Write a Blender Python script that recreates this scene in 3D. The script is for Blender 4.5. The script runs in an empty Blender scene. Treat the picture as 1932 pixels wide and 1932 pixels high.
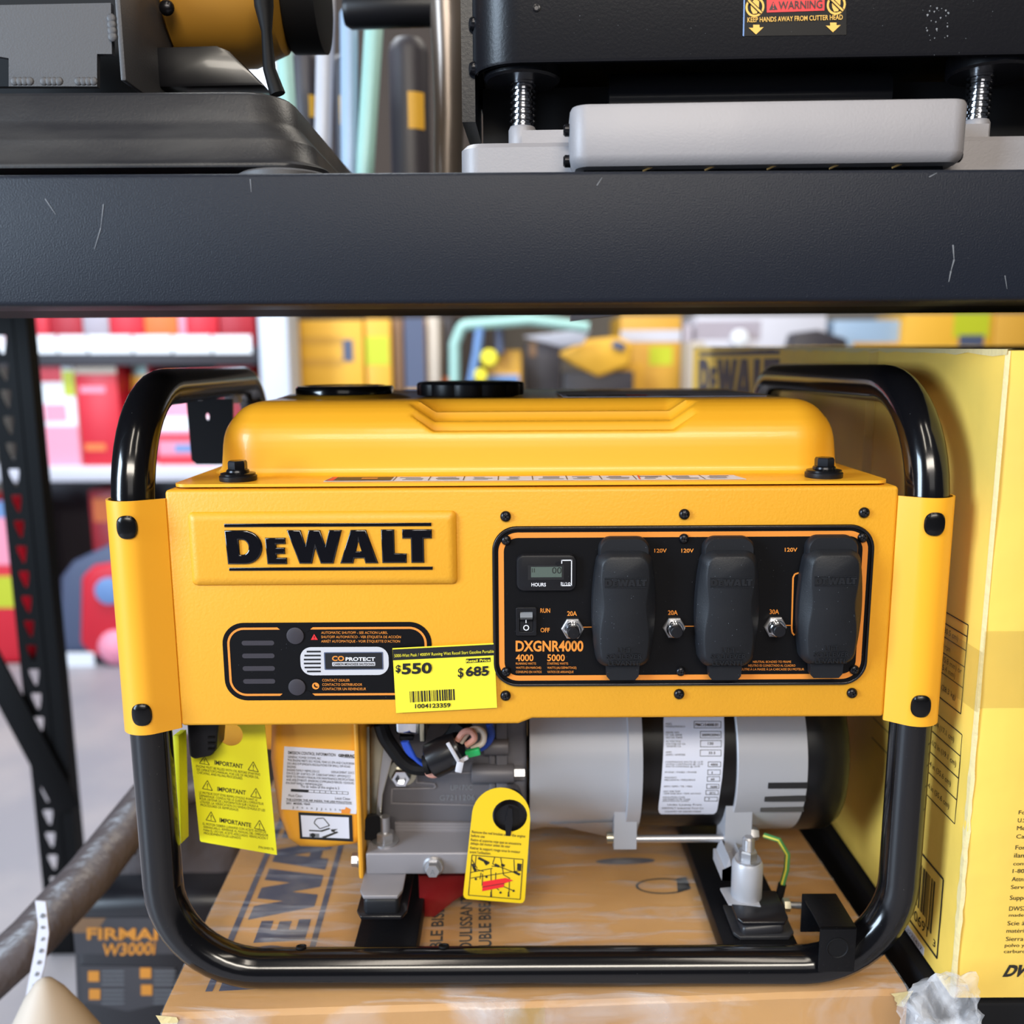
import bpy, bmesh, math, random
from mathutils import Vector, Matrix
random.seed(7)
SC = bpy.context.scene
COL = SC.collection
R = math.radians
PI = math.pi

# ------------------------------------------------------------------ camera
F, CXY = 1680.0, 966.0
D, ZC = 0.64, 0.496
cam_d = bpy.data.cameras.new('camera')
cam = bpy.data.objects.new('camera', cam_d)
COL.objects.link(cam)
cam_d.sensor_width = 36.0
cam_d.lens = F / 1932 * 36
cam_d.clip_start = 0.02
RC = Matrix.Rotation(R(90 - 9.66), 3, 'X') @ Matrix.Rotation(-0.0055, 3, 'Z')
cam.rotation_euler = RC.to_euler()
cam.location = (0, -D, ZC)
cam_d.dof.use_dof = True
cam_d.dof.focus_distance = 0.655
cam_d.dof.aperture_fstop = 3.8
SC.camera = cam
CP = Vector((0, -D, ZC))


def ray(px, py):
    return RC @ Vector(((px - CXY) / F, -(py - CXY) / F, -1))


def U(px, py, Y=0.0):
    d = ray(px, py)
    return CP + d * ((Y + D) / d.y)


def UZ(px, py, Z):
    d = ray(px, py)
    return CP + d * ((Z - ZC) / d.z)


def UX(px, py, X):
    d = ray(px, py)
    return CP + d * (X / d.x)


def UPL(px, py, O, N):
    d = ray(px, py)
    return CP + d * ((O - CP).dot(N) / d.dot(N))


# ------------------------------------------------------------------ world, lamps, exposure
SC.view_settings.view_transform = 'Standard'
SC.view_settings.look = 'None'
SC.view_settings.gamma = 1.0
SC.view_settings.use_curve_mapping = False
SC.view_settings.exposure = -0.28
W = bpy.data.worlds.new('hall_daylight')
SC.world = W
W.use_nodes = True
W.node_tree.nodes['Background'].inputs[0].default_value = (0.80, 0.86, 1.0, 1)
W.node_tree.nodes['Background'].inputs[1].default_value = 0.055


def area(name, loc, target, sx, sy, power, col):
    l = bpy.data.lights.new(name, 'AREA')
    l.shape = 'RECTANGLE'
    l.size, l.size_y, l.energy, l.color = sx, sy, power, col
    o = bpy.data.objects.new(name, l)
    COL.objects.link(o)
    o.location = loc
    o.rotation_euler = (Vector(target) - Vector(loc)).to_track_quat('-Z', 'Y').to_euler()
    return o


area('shop_window_light', (-3.3, -1.9, 1.25), (0.1, 0, 0.3), 1.3, 2.2, 300, (0.66, 0.82, 1.0))
area('front_doorway_light', (0.4, -4.6, 1.9), (0, 0, 0.3), 2.2, 1.6, 16, (1.0, 0.96, 0.92))
area('ceiling_lamp_row', (0.15, -3.1, 2.25), (0, 0, 0.4), 2.4, 0.5, 122, (1.0, 0.92, 0.80))
area('ceiling_tube_front', (-0.35, -1.35, 2.5), (-0.2, 0, 0.2), 0.22, 1.3, 16, (1.0, 0.90, 0.76))
area('ceiling_tube_right', (0.75, -1.2, 2.5), (0.4, 0, 0.2), 0.22, 1.3, 12, (1.0, 0.90, 0.76))
area('ceiling_tube_back', (-1.2, 1.6, 2.7), (-1.2, 2.4, 0), 1.6, 1.0, 135, (0.9, 0.95, 1.0))
area('ceiling_tube_rear', (1.2, 1.6, 2.7), (1.0, 2.6, 0), 1.6, 1.0, 62, (1.0, 0.93, 0.82))

# ------------------------------------------------------------------ materials
MATS = {}


def mat(name, col, rough=0.5, metal=0.0, bump=None, speck=None, coat=0.0, var=None, spec=0.5, alpha=1.0, trans=0.0, emit=None):
    m = bpy.data.materials.new(name)
    m.use_nodes = True
    nt = m.node_tree
    b = nt.nodes['Principled BSDF']
    b.inputs['Base Color'].default_value = (*col, 1)
    b.inputs['Roughness'].default_value = rough
    b.inputs['Metallic'].default_value = metal
    b.inputs['Coat Weight'].default_value = coat
    b.inputs['Coat Roughness'].default_value = 0.08
    b.inputs['Specular IOR Level'].default_value = spec
    b.inputs['Alpha'].default_value = alpha
    b.inputs['Transmission Weight'].default_value = trans
    if emit:
        b.inputs['Emission Color'].default_value = (*col, 1)
        b.inputs['Emission Strength'].default_value = emit
    tc = nt.nodes.new('ShaderNodeTexCoord')
    last = None
    if var:       # (scale, other colour, amount[, (sx,sy,sz)])
        mp = nt.nodes.new('ShaderNodeMapping')
        nt.links.new(tc.outputs['Object'], mp.inputs['Vector'])
        if len(var) > 3:
            mp.inputs['Scale'].default_value = var[3]
        n = nt.nodes.new('ShaderNodeTexNoise')
        n.inputs['Scale'].default_value = var[0]
        n.inputs['Detail'].default_value = 6
        nt.links.new(mp.outputs[0], n.inputs['Vector'])
        rp = nt.nodes.new('ShaderNodeMapRange')
        rp.inputs['From Min'].default_value = 0.42
        rp.inputs['From Max'].default_value = 0.68
        rp.inputs['To Max'].default_value = var[2]
        nt.links.new(n.outputs['Fac'], rp.inputs['Value'])
        mx = nt.nodes.new('ShaderNodeMixRGB')
        mx.inputs[1].default_value = (*col, 1)
        mx.inputs[2].default_value = (*var[1], 1)
        nt.links.new(rp.outputs[0], mx.inputs[0])
        last = mx.outputs[0]
    if speck:     # (scale, threshold, colour): settled dust grains
        v = nt.nodes.new('ShaderNodeTexVoronoi')
        v.inputs['Scale'].default_value = speck[0]
        nt.links.new(tc.outputs['Object'], v.inputs['Vector'])
        sp = nt.nodes.new('ShaderNodeSeparateColor')
        nt.links.new(v.outputs['Color'], sp.inputs[0])
        lt = nt.nodes.new('ShaderNodeMath')
        lt.operation = 'MULTIPLY'
        lt.inputs[1].default_value = speck[1]
        nt.links.new(sp.outputs[0], lt.inputs[0])
        sub = nt.nodes.new('ShaderNodeMath')
        sub.operation = 'LESS_THAN'
        nt.links.new(v.outputs['Distance'], sub.inputs[0])
        pw = nt.nodes.new('ShaderNodeMath')
        pw.operation = 'SUBTRACT'
        pw.inputs[1].default_value = speck[1] * 0.72
        nt.links.new(lt.outputs[0], pw.inputs[0])
        nt.links.new(pw.outputs[0], sub.inputs[1])
        mx2 = nt.nodes.new('ShaderNodeMixRGB')
        mx2.inputs[1].default_value = (*col, 1)
        if last:
            nt.links.new(last, mx2.inputs[1])
        mx2.inputs[2].default_value = (*speck[2], 1)
        nt.links.new(sub.outputs[0], mx2.inputs[0])
        last = mx2.outputs[0]
    if last:
        nt.links.new(last, b.inputs['Base Color'])
    if bump:      # list of (scale, strength, distance[, mapping scale])
        prev = None
        for bp in (bump if isinstance(bump, list) else [bump]):
            mp = nt.nodes.new('ShaderNodeMapping')
            nt.links.new(tc.outputs['Object'], mp.inputs['Vector'])
            if len(bp) > 3:
                mp.inputs['Scale'].default_value = bp[3]
            if len(bp) > 4:
                mp.inputs['Rotation'].default_value = bp[4]
            n = nt.nodes.new('ShaderNodeTexNoise')
            n.inputs['Scale'].default_value = bp[0]
            n.inputs['Detail'].default_value = 3
            nt.links.new(mp.outputs[0], n.inputs['Vector'])
            bn = nt.nodes.new('ShaderNodeBump')
            bn.inputs['Strength'].default_value = bp[1]
            bn.inputs['Distance'].default_value = bp[2]
            nt.links.new(n.outputs['Fac'], bn.inputs['Height'])
            if prev:
                nt.links.new(prev, bn.inputs['Normal'])
            prev = bn.outputs[0]
        nt.links.new(prev, b.inputs['Normal'])
        if coat:
            nt.links.new(prev, b.inputs['Coat Normal'])
    MATS[name] = m
    return m


M = MATS
DUST = (0.30, 0.31, 0.33)
mat('yellow_powder', (0.70, 0.325, 0.016), 0.45, bump=(420, 0.35, 0.0006))
mat('yellow_smooth', (0.84, 0.385, 0.018), 0.38, bump=(500, 0.10, 0.0003), coat=0.15)
mat('orange_shroud', (0.78, 0.36, 0.025), 0.45, bump=(400, 0.15, 0.0004))
mat('black_gloss', (0.0035, 0.0035, 0.0045), 0.16, coat=0.25, speck=(420, 0.30, (0.10, 0.10, 0.10)), bump=(60, 0.03, 0.001))
mat('black_dusty_paint', (0.004, 0.004, 0.005), 0.40, spec=0.22, speck=(900, 0.48, (0.12, 0.12, 0.12)), bump=(300, 0.25, 0.0004))
mat('black_satin', (0.006, 0.006, 0.008), 0.30, coat=0.2)
mat('black_matte', (0.005, 0.005, 0.006), 0.6, spec=0.2)
mat('post_black', (0.0018, 0.0018, 0.0022), 0.55, spec=0.12)
mat('plug_black', (0.003, 0.003, 0.0035), 0.25, spec=0.35)
mat('black_plastic', (0.007, 0.007, 0.009), 0.40, spec=0.3, speck=(800, 0.40, (0.12, 0.12, 0.12)))
mat('rubber_cover', (0.009, 0.010, 0.013), 0.48, spec=0.32, speck=(650, 0.42, (0.22, 0.25, 0.30)), bump=(900, 0.25, 0.0003))
mat('panel_black', (0.003, 0.003, 0.004), 0.45, spec=0.18, speck=(520, 0.30, (0.12, 0.13, 0.15)))
mat('screw_black', (0.012, 0.012, 0.015), 0.25, 0.6)
mat('orange_print', (0.72, 0.24, 0.03), 0.5)
mat('orange_print_dim', (0.40, 0.12, 0.015), 0.5)
mat('white_print', (0.70, 0.70, 0.74), 0.5)
mat('grey_print', (0.17, 0.18, 0.20), 0.5)
mat('black_print', (0.006, 0.006, 0.008), 0.5)
mat('red_print', (0.72, 0.02, 0.025), 0.5)
mat('logo_black', (0.004, 0.004, 0.006), 0.10, coat=0.6)
mat('lcd_glass', (0.085, 0.11, 0.095), 0.2)
mat('label_white', (0.62, 0.63, 0.72), 0.5)
mat('label_silver', (0.50, 0.50, 0.54), 0.45)
mat('tag_yellow', (0.88, 0.84, 0.015), 0.5)
mat('tag_gold', (0.78, 0.52, 0.010), 0.42)
mat('sticker_yellow', (0.80, 0.70, 0.04), 0.4)
mat('cast_silver', (0.40, 0.40, 0.43), 0.42, 0.25, bump=(500, 0.12, 0.0004))
mat('mount_rubber', (0.022, 0.021, 0.024), 0.38)
mat('cast_grey', (0.13, 0.125, 0.14), 0.48, 0.2, bump=(350, 0.25, 0.0005))
mat('rail_grey', (0.25, 0.235, 0.25), 0.45, 0.3, bump=(350, 0.2, 0.0004))
mat('zinc', (0.48, 0.48, 0.50), 0.36, 0.85)
mat('zinc_warm', (0.52, 0.47, 0.34), 0.30, 0.85, var=(30, (0.30, 0.30, 0.26), 0.8))
mat('chrome', (0.75, 0.76, 0.80), 0.12, 1.0)
mat('stator_black', (0.006, 0.005, 0.005), 0.32, spec=0.3)
mat('end_cover_black', (0.005, 0.005, 0.006), 0.33, spec=0.3)
mat('wire_blue', (0.015, 0.06, 0.40), 0.4)
mat('wire_white', (0.55, 0.48, 0.42), 0.5)
mat('wire_pink', (0.55, 0.26, 0.20), 0.5)
mat('wire_green', (0.05, 0.22, 0.07), 0.45)
mat('wire_yellow', (0.55, 0.50, 0.05), 0.45)
mat('connector_green', (0.02, 0.42, 0.12), 0.3)
mat('zip_tie', (0.55, 0.55, 0.60), 0.45)
mat('red_paint', (0.20, 0.008, 0.010), 0.35)
mat('shelf_paint', (0.008, 0.0105, 0.018), 0.45, spec=0.25, bump=(900, 0.55, 0.0005), speck=(900, 0.34, (0.16, 0.18, 0.21)))
mat('saw_black', (0.015, 0.015, 0.018), 0.42, spec=0.4, bump=(500, 0.3, 0.0005), var=(25, (0.050, 0.048, 0.048), 0.7, (0.3, 1, 1.5)))
mat('saw_grey', (0.060, 0.058, 0.062), 0.55, bump=(700, 0.3, 0.0005), speck=(900, 0.3, (0.12, 0.12, 0.13)))
mat('planer_black', (0.006, 0.006, 0.008), 0.34, spec=0.3, speck=(300, 0.30, (0.11, 0.12, 0.13)), bump=(500, 0.25, 0.0004))
mat('planer_silver', (0.29, 0.275, 0.285), 0.50, 0.1, bump=(600, 0.25, 0.0005), var=(9, (0.25, 0.24, 0.255), 0.6))
mat('wood_tan', (0.50, 0.30, 0.10), 0.6)
mat('cardboard_yellow', (0.86, 0.57, 0.10), 0.55, var=(7, (0.66, 0.46, 0.10), 0.7), bump=[(14, 0.25, 0.01), (160, 0.10, 0.001)])
mat('cardboard_tan', (0.56, 0.29, 0.085), 0.6, var=(6, (0.40, 0.19, 0.05), 0.7), bump=(160, 0.1, 0.001))
mat('cardboard_edge', (0.66, 0.53, 0.26), 0.8, bump=(150, 0.6, 0.002))
mat('print_navy', (0.055, 0.058, 0.095), 0.55, var=(40, (0.16, 0.14, 0.14), 0.5))
mat('ink_black', (0.020, 0.017, 0.012), 0.6)
mat('pack_tape', (0.55, 0.42, 0.10), 0.22, coat=0.3, alpha=0.28)
mat('concrete', (0.30, 0.29, 0.32), 0.45, var=(3, (0.42, 0.38, 0.38), 0.8))
mat('wall_paint', (0.30, 0.27, 0.24), 0.7)
mat('wall_brown', (0.045, 0.032, 0.026), 0.8)
mat('pillar_white', (0.62, 0.68, 0.80), 0.6)
mat('pack_red', (0.62, 0.012, 0.03), 0.45)
mat('pack_crimson', (0.40, 0.008, 0.02), 0.45)
mat('pack_pink', (0.85, 0.30, 0.42), 0.5)
mat('pack_orange', (0.75, 0.17, 0.03), 0.5)
mat('pack_white', (0.80, 0.83, 0.88), 0.5)
mat('pack_lilac', (0.40, 0.36, 0.42), 0.5)
mat('pack_yellow', (0.74, 0.40, 0.035), 0.5)
mat('pack_gold', (0.62, 0.33, 0.04), 0.5)
mat('pack_brown', (0.20, 0.11, 0.055), 0.6)
mat('pack_dark', (0.030, 0.026, 0.034), 0.5)
mat('pack_blue', (0.14, 0.26, 0.52), 0.5)
mat('pack_slate', (0.07, 0.09, 0.16), 0.5)
mat('pack_lime', (0.50, 0.55, 0.02), 0.5)
mat('pack_teal', (0.32, 0.54, 0.50), 0.4)
mat('steel_grey', (0.36, 0.36, 0.40), 0.45)
mat('shelf_light', (0.58, 0.58, 0.66), 0.5)
mat('motor_orange', (0.50, 0.24, 0.025), 0.45)
mat('bronze_grey', (0.20, 0.165, 0.14), 0.30, 0.5)
mat('mauve_wrap', (0.085, 0.068, 0.068), 0.42, bump=(25, 0.5, 0.01, (1, 3, 1)))
mat('firman_dark', (0.016, 0.015, 0.018), 0.35)
mat('firman_orange', (0.60, 0.24, 0.03), 0.5)
mat('firman_slate', (0.050, 0.048, 0.055), 0.5)
mat('cream_foam', (0.50, 0.43, 0.36), 0.6)


def film(name, lo=0.02, hi=0.55, scale=9, stretch=(1, 7, 1), rot=(0, 0, 0.6), thr=(0.50, 0.72)):
    """clear stretch film: mostly see-through, glossy, whitened along its wrinkles to carry the sheen"""
    m = bpy.data.materials.new(name)
    m.use_nodes = True
    nt = m.node_tree
    b = nt.nodes['Principled BSDF']
    b.inputs['Base Color'].default_value = (0.80, 0.82, 0.88, 1)
    b.inputs['Roughness'].default_value = 0.22
    tc = nt.nodes.new('ShaderNodeTexCoord')
    mp = nt.nodes.new('ShaderNodeMapping')
    mp.inputs['Scale'].default_value = stretch
    mp.inputs['Rotation'].default_value = rot
    nt.links.new(tc.outputs['Object'], mp.inputs[0])
    n = nt.nodes.new('ShaderNodeTexNoise')
    n.inputs['Scale'].default_value = scale
    n.inputs['Detail'].default_value = 5
    n.inputs['Distortion'].default_value = 0.8
    nt.links.new(mp.outputs[0], n.inputs['Vector'])
    rp = nt.nodes.new('ShaderNodeMapRange')
    rp.inputs['From Min'].default_value = thr[0]
    rp.inputs['From Max'].default_value = thr[1]
    rp.inputs['To Min'].default_value = lo
    rp.inputs['To Max'].default_value = hi
    nt.links.new(n.outputs['Fac'], rp.inputs['Value'])
    nt.links.new(rp.outputs[0], b.inputs['Alpha'])
    bn = nt.nodes.new('ShaderNodeBump')
    bn.inputs['Strength'].default_value = 0.7
    bn.inputs['Distance'].default_value = 0.006
    nt.links.new(n.outputs['Fac'], bn.inputs['Height'])
    nt.links.new(bn.outputs[0], b.inputs['Normal'])
    MATS[name] = m


film('stretch_film', 0.05, 0.46, 11, (1, 6, 1), (0, 0, 1.15), (0.50, 0.76))  # opaque white streaks hold the sheen on the wrapped carton
film('crumpled_film', 0.12, 0.75, 26, (1, 1.6, 1), (0, 0.4, 0.5), (0.42, 0.68))


# ------------------------------------------------------------------ mesh builder
def fan_frame(n):
    n = n.normalized()
    a = Vector((0, 0, 1)) if abs(n.z) < 0.9 else Vector((1, 0, 0))
    u = n.cross(a).normalized()
    return u, n.cross(u)


_glyph = {}


def text_mesh(s, bold):
    k = (s, bold)
    if k in _glyph:
        return _glyph[k]
    c = bpy.data.curves.new('t', 'FONT')
    c.body = s
    c.size = 1.0
    c.resolution_u = 3
    c.offset = bold
    c.fill_mode = 'FRONT'
    o = bpy.data.objects.new('t', c)
    me = o.to_mesh()
    vs = [(v.co.x, v.co.y) for v in me.vertices]
    fs = [tuple(p.vertices) for p in me.polygons]
    o.to_mesh_clear()
    bpy.data.objects.remove(o)
    bpy.data.curves.remove(c)
    _glyph[k] = (vs, fs)
    return vs, fs


def loops_mesh(loops, extrude=0.0, bevel=0.0, res=2):
    c = bpy.data.curves.new('l', 'CURVE')
    c.dimensions = '2D'
    c.fill_mode = 'FRONT' if extrude == 0 else 'BOTH'
    c.extrude = extrude
    c.bevel_depth = bevel
    c.bevel_resolution = res
    c.offset = -bevel
    for lp in loops:
        sp = c.splines.new('POLY')
        sp.points.add(len(lp) - 1)
        for p, q in zip(sp.points, lp):
            p.co = (q[0], q[1], 0, 1)
        sp.use_cyclic_u = True
    o = bpy.data.objects.new('l', c)
    me = o.to_mesh()
    vs = [tuple(v.co) for v in me.vertices]
    fs = [tuple(p.vertices) for p in me.polygons]
    o.to_mesh_clear()
    bpy.data.objects.remove(o)
    bpy.data.curves.remove(c)
    return vs, fs


CAPH = None


def cap_height():
    global CAPH
    if CAPH is None:
        vs, _ = text_mesh('H', 0.0)
        CAPH = max(v[1] for v in vs)
    return CAPH


def rrect(x0, y0, x1, y1, r, n=6):
    pts = []
    for cx, cy, a0 in ((x1 - r, y1 - r, 0), (x0 + r, y1 - r, 90), (x0 + r, y0 + r, 180), (x1 - r, y0 + r, 270)):
        for i in range(n + 1):
            a = R(a0 + 90 * i / n)
            pts.append((cx + r * math.cos(a), cy + r * math.sin(a)))
    return pts


def circ(cx, cy, r, n=24, ry=None, a0=0):
    ry = r if ry is None else ry
    return [(cx + r * math.cos(2 * PI * i / n + a0), cy + ry * math.sin(2 * PI * i / n + a0)) for i in range(n)]


class MB:
    def __init__(s):
        s.v, s.f, s.m, s.smooth = [], [], [], []

    def add(s, vs, fs, m, smooth=False):
        b = len(s.v)
        s.v += [Vector(v) for v in vs]
        for f in fs:
            s.f.append([b + i for i in f])
            s.m.append(m)
            s.smooth.append(smooth)
        return s

    def box(s, c, size, m, rot=None):
        hx, hy, hz = size[0] / 2, size[1] / 2, size[2] / 2
        vs = [Vector((x, y, z)) for x in (-hx, hx) for y in (-hy, hy) for z in (-hz, hz)]
        if rot:
            vs = [rot @ v for v in vs]
        c = Vector(c)
        return s.add([c + v for v in vs], [(0, 1, 3, 2), (4, 6, 7, 5), (0, 4, 5, 1), (2, 3, 7, 6), (0, 2, 6, 4), (1, 5, 7, 3)], m)

    def span(s, a, b, m):
        a, b = Vector(a), Vector(b)
        return s.box((a + b) / 2, [abs(x) for x in (b - a)], m)

    def prism(s, pts, ext, m, smooth=False):
        """pts: 3-D polygon, ext: extrusion vector"""
        n = len(pts)
        pts = [Vector(p) for p in pts]
        e = Vector(ext)
        fs = [list(range(n)), list(range(2 * n - 1, n - 1, -1))]
        fs += [(i, i + n, (i + 1) % n + n, (i + 1) % n) for i in range(n)]
        b = len(s.f)
        s.add(pts + [p + e for p in pts], fs, m)
        if smooth:
            for i in range(b + 2, len(s.f)):
                s.smooth[i] = True
        return s

    def poly(s, pts, m):
        return s.add(pts, [list(range(len(pts)))], m)

    def loft(s, rings, m, smooth=True, cap0=True, cap1=True, closed=True):
        n = len(rings[0])
        vs = [p for r in rings for p in r]
        fs = []
        for k in range(len(rings) - 1):
            for i in range(n if closed else n - 1):
                j = (i + 1) % n
                fs.append((k * n + i, k * n + j, (k + 1) * n + j, (k + 1) * n + i))
        if cap0:
            fs.append(list(range(n - 1, -1, -1)))
        if cap1:
            fs.append([(len(rings) - 1) * n + i for i in range(n)])
        return s.add(vs, fs, m, smooth)

    def tube(s, path, r, m, seg=16, closed=False, cap=True):
        path = [Vector(p) for p in path]
        n = len(path)
        rings = []
        up = None
        for i, p in enumerate(path):
            if closed:
                t = path[(i + 1) % n] - path[i - 1]
            else:
                t = path[min(i + 1, n - 1)] - path[max(i - 1, 0)]
            t.normalize()
            if up is None:
                u, w = fan_frame(t)
            else:
                u = (up - t * up.dot(t)).normalized()
                w = t.cross(u)
            up = u
            rr = r[i] if isinstance(r, (list, tuple)) else r
            rings.append([p + (u * math.cos(2 * PI * k / seg) + w * math.sin(2 * PI * k / seg)) * rr for k in range(seg)])
        if closed:      # match the seam
            best, bo = 1e9, 0
            for o in range(seg):
                dd = (rings[0][0] - rings[-1][o]).length
                if dd < best:
                    best, bo = dd, o
            rings.append([rings[0][(k - bo) % seg] for k in range(seg)])
            return s.loft(rings, m, True, False, False)
        return s.loft(rings, m, True, cap, cap)

    def lathe(s, prof, o, axis, m, seg=32, smooth=True, fn=None):
        """prof: (radius, height along axis)"""
        o, ax = Vector(o), Vector(axis).normalized()
        u, w = fan_frame(ax)
        rings = []
        for r, h in prof:
            ring = []
            for k in range(seg):
                a = 2 * PI * k / seg
                rr = r * (fn(a, r, h) if fn else 1)
                ring.append(o + ax * h + (u * math.cos(a) + w * math.sin(a)) * rr)
            rings.append(ring)
        return s.loft(rings, m, smooth)

    def cyl(s, a, b, r, m, seg=20, smooth=True):
        a, b = Vector(a), Vector(b)
        return s.lathe([(r, 0), (r, (b - a).length)], a, b - a, m, seg, smooth)

    def dome(s, o, n, r, h, m, seg=20):
        prof = [(r, 0)] + [(r * math.cos(t), h * math.sin(t)) for t in (0.3, 0.6, 0.9, 1.2, 1.45)]
        return s.lathe(prof, o, n, m, seg)

    def text(s, txt, P0, P1, PT, m, off=0.0002, bold=0.0, keep=None):
        """txt between left baseline P0 and right baseline P1, cap height to PT; keep='h' ignores P1's length"""
        P0, P1, PT = Vector(P0), Vector(P1), Vector(PT)
        vs, fs = text_mesh(txt, bold)
        if not vs:
            return s
        x0, x1 = min(v[0] for v in vs), max(v[0] for v in vs)
        ux, uy = P1 - P0, PT - P0
        n = ux.cross(uy).normalized() * off
        ch = cap_height()
        if keep:
            k = uy.length / ch * (keep if isinstance(keep, float) else 1.0)
            ux = ux.normalized() * k
            x1 = x0 + 1.0
        return s.add([P0 + n + ux * ((v[0] - x0) / (x1 - x0)) + uy * (v[1] / ch) for v in vs], fs, m)

    def shape(s, loops, fn, m, extrude=0.0, bevel=0.0, smooth=False, res=2):
        """filled 2-D loops (holes allowed); fn maps (x, y, z) to a world point"""
        vs, fs = loops_mesh(loops, extrude, bevel, res)
        return s.add([fn(*v) for v in vs], fs, m, smooth)

    def build(s, name, parent=None, bevel=0.0, seg=2, angle=35, origin=None):
        me = bpy.data.meshes.new(name)
        slots = []
        for m in s.m:
            if m not in slots:
                slots.append(m)
        off = Vector(origin) if origin is not None else (parent_origin(parent) if parent else Vector((0, 0, 0)))
        me.from_pydata([v - off for v in s.v], [], s.f)
        for k in slots:
            me.materials.append(M[k])
        me.polygons.foreach_set('material_index', [slots.index(m) for m in s.m])
        me.polygons.foreach_set('use_smooth', s.smooth)
        if bevel:
            bm = bmesh.new()
            bm.from_mesh(me)
            bmesh.ops.recalc_face_normals(bm, faces=bm.faces)
            ed = [e for e in bm.edges if len(e.link_faces) == 2 and e.calc_face_angle(0) > R(40)]
            bmesh.ops.bevel(bm, geom=ed, offset=bevel, segments=seg, profile=0.5, affect='EDGES', clamp_overlap=True)
            for f in bm.faces:
                f.smooth = True
            bm.to_mesh(me)
            bm.free()
        me.set_sharp_from_angle(angle=R(angle))
        me.update()
        o = bpy.data.objects.new(name, me)
        COL.objects.link(o)
        if parent:
            o.parent = parent
            if origin is not None:
                o.location = off - parent_origin(parent)
        elif origin is not None:
            o.location = off
        ORG[o.name] = off
        return o


ORG = {}


def parent_origin(p):
    return ORG[p.name]


def tag(o, label, cat, group=None, kind=None):
    if label:
        o['label'] = label
    if cat:
        o['category'] = cat
    if group:
        o['group'] = group
    if kind:
        o['kind'] = kind
    return o


def thing(name, loc, label, cat, group=None):
    o = bpy.data.objects.new(name, None)
    COL.objects.link(o)
    o.location = loc
    o.empty_display_size = 0.05
    ORG[o.name] = Vector(loc)
    return tag(o, label, cat, group)


def plab(o, label):
    o['label'] = label
    return o


def copy_thing(o, loc=None, label=None, parent=None):
    c = o.copy()
    COL.objects.link(c)
    if parent is not None:
        c.parent = parent
    if loc is not None:
        c.location = loc
    if label:
        c['label'] = label
    ORG[c.name] = Vector(loc) if loc is not None else ORG[o.name]
    for ch in list(o.children):
        copy_thing(ch, None, None, c)
    return c


def on(O, ux, uy):
    """map (x, y, z) local to world from an origin and two edge vectors of unit length"""
    O, ux, uy = Vector(O), Vector(ux), Vector(uy)
    n = ux.cross(uy)
    return lambda x, y, z=0.0: O + ux * x + uy * y + n * z


def front(Y):
    """local = world X, Z on the plane Y, z towards the viewer"""
    return lambda x, y, z=0.0: Vector((x, Y - z, y))


def arc3(c, a, b, r, n=8, t0=0.0, t1=90.0):
    """points c + r(cos t * a + sin t * b)"""
    c, a, b = Vector(c), Vector(a), Vector(b)
    return [c + (a * math.cos(R(t0 + (t1 - t0) * i / n)) + b * math.sin(R(t0 + (t1 - t0) * i / n))) * r for i in range(n + 1)]


# the maker's lettering as drawn on the housing, covers and cartons (units: tracing pixels, y down)
def _arc2(cx, cy, rx, ry, a0, a1, n=10):
    return [(cx + rx * math.cos(R(a0 + (a1 - a0) * i / n)), cy + ry * math.sin(R(a0 + (a1 - a0) * i / n))) for i in range(n + 1)]


LOGO = [
    [[(85, 130)] + _arc2(250, 281, 154, 151, -90, 90, 14) + [(98, 432)],
     [(203, 215)] + _arc2(230, 281, 54, 66, -90, 90, 10) + [(207, 347)]],
    [[(428, 198), (605, 198), (605, 255), (525, 255), (525, 285), (597, 285), (597, 343), (525, 343), (525, 375), (610, 375), (610, 433), (438, 433)]],
    [[(618, 130), (738, 132), (775, 265), (805, 132), (905, 132), (945, 268), (980, 132), (1092, 132), (1010, 430), (897, 430), (858, 295), (825, 430), (715, 430)]],
    [[(1165, 132), (1298, 132), (1395, 430), (1282, 430), (1272, 385), (1192, 385), (1180, 430), (1065, 430)], [(1230, 235), (1252, 322), (1208, 322)]],
    [[(1425, 130), (1540, 130), (1540, 340), (1642, 345), (1640, 428), (1428, 428)]],
    [[(1605, 130), (1862, 130), (1862, 212), (1792, 212), (1792, 428), (1678, 428), (1678, 212), (1605, 212)]],
]
LOGO_BARS = [[[(85, 73), (1858, 73), (1858, 103), (85, 103)]], [[(105, 463), (1862, 463), (1862, 491), (105, 491)]]]


def logo(mb, fn, x0, y0, w, h, m, extrude=0.0, bevel=0.0, bars=True, letters=None, smooth=False):
    """the lettering in the rectangle (x0, y0, w, h) of fn's plane, y up"""
    sx, sy = w / 1777.0, h / 418.0
    for i, lp in enumerate(LOGO + (LOGO_BARS if bars else [])):
        if letters is not None and i < 6 and i not in letters:
            continue
        loops = [[(x0 + (x - 85) * sx, y0 + (491 - y) * sy) for x, y in l] for l in lp]
        mb.shape(loops, fn, m, extrude, bevel, smooth)
    return mb


# ================================================================== the setting
def struct(name, mb, bevel=0.0):
    o = mb.build(name, None, bevel)
    o['kind'] = 'structure'
    return o


ZFLOOR = -0.62
b = MB()
b.span((-6, -3.5, ZFLOOR - 0.05), (6, 6.5, ZFLOOR), 'concrete')
struct('floor', b)
b = MB()
b.span((-6, 6.0, ZFLOOR), (6, 6.1, 3.6), 'wall_paint')
struct('wall_back', b)
b = MB()
p0, p1 = U(490, 700, 2.52), U(546, 700, 2.52)
b.span((p0.x, 2.52, ZFLOOR), (p1.x, 2.70, 2.6), 'pillar_white')
struct('trim_1', b, 0.01)

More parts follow.
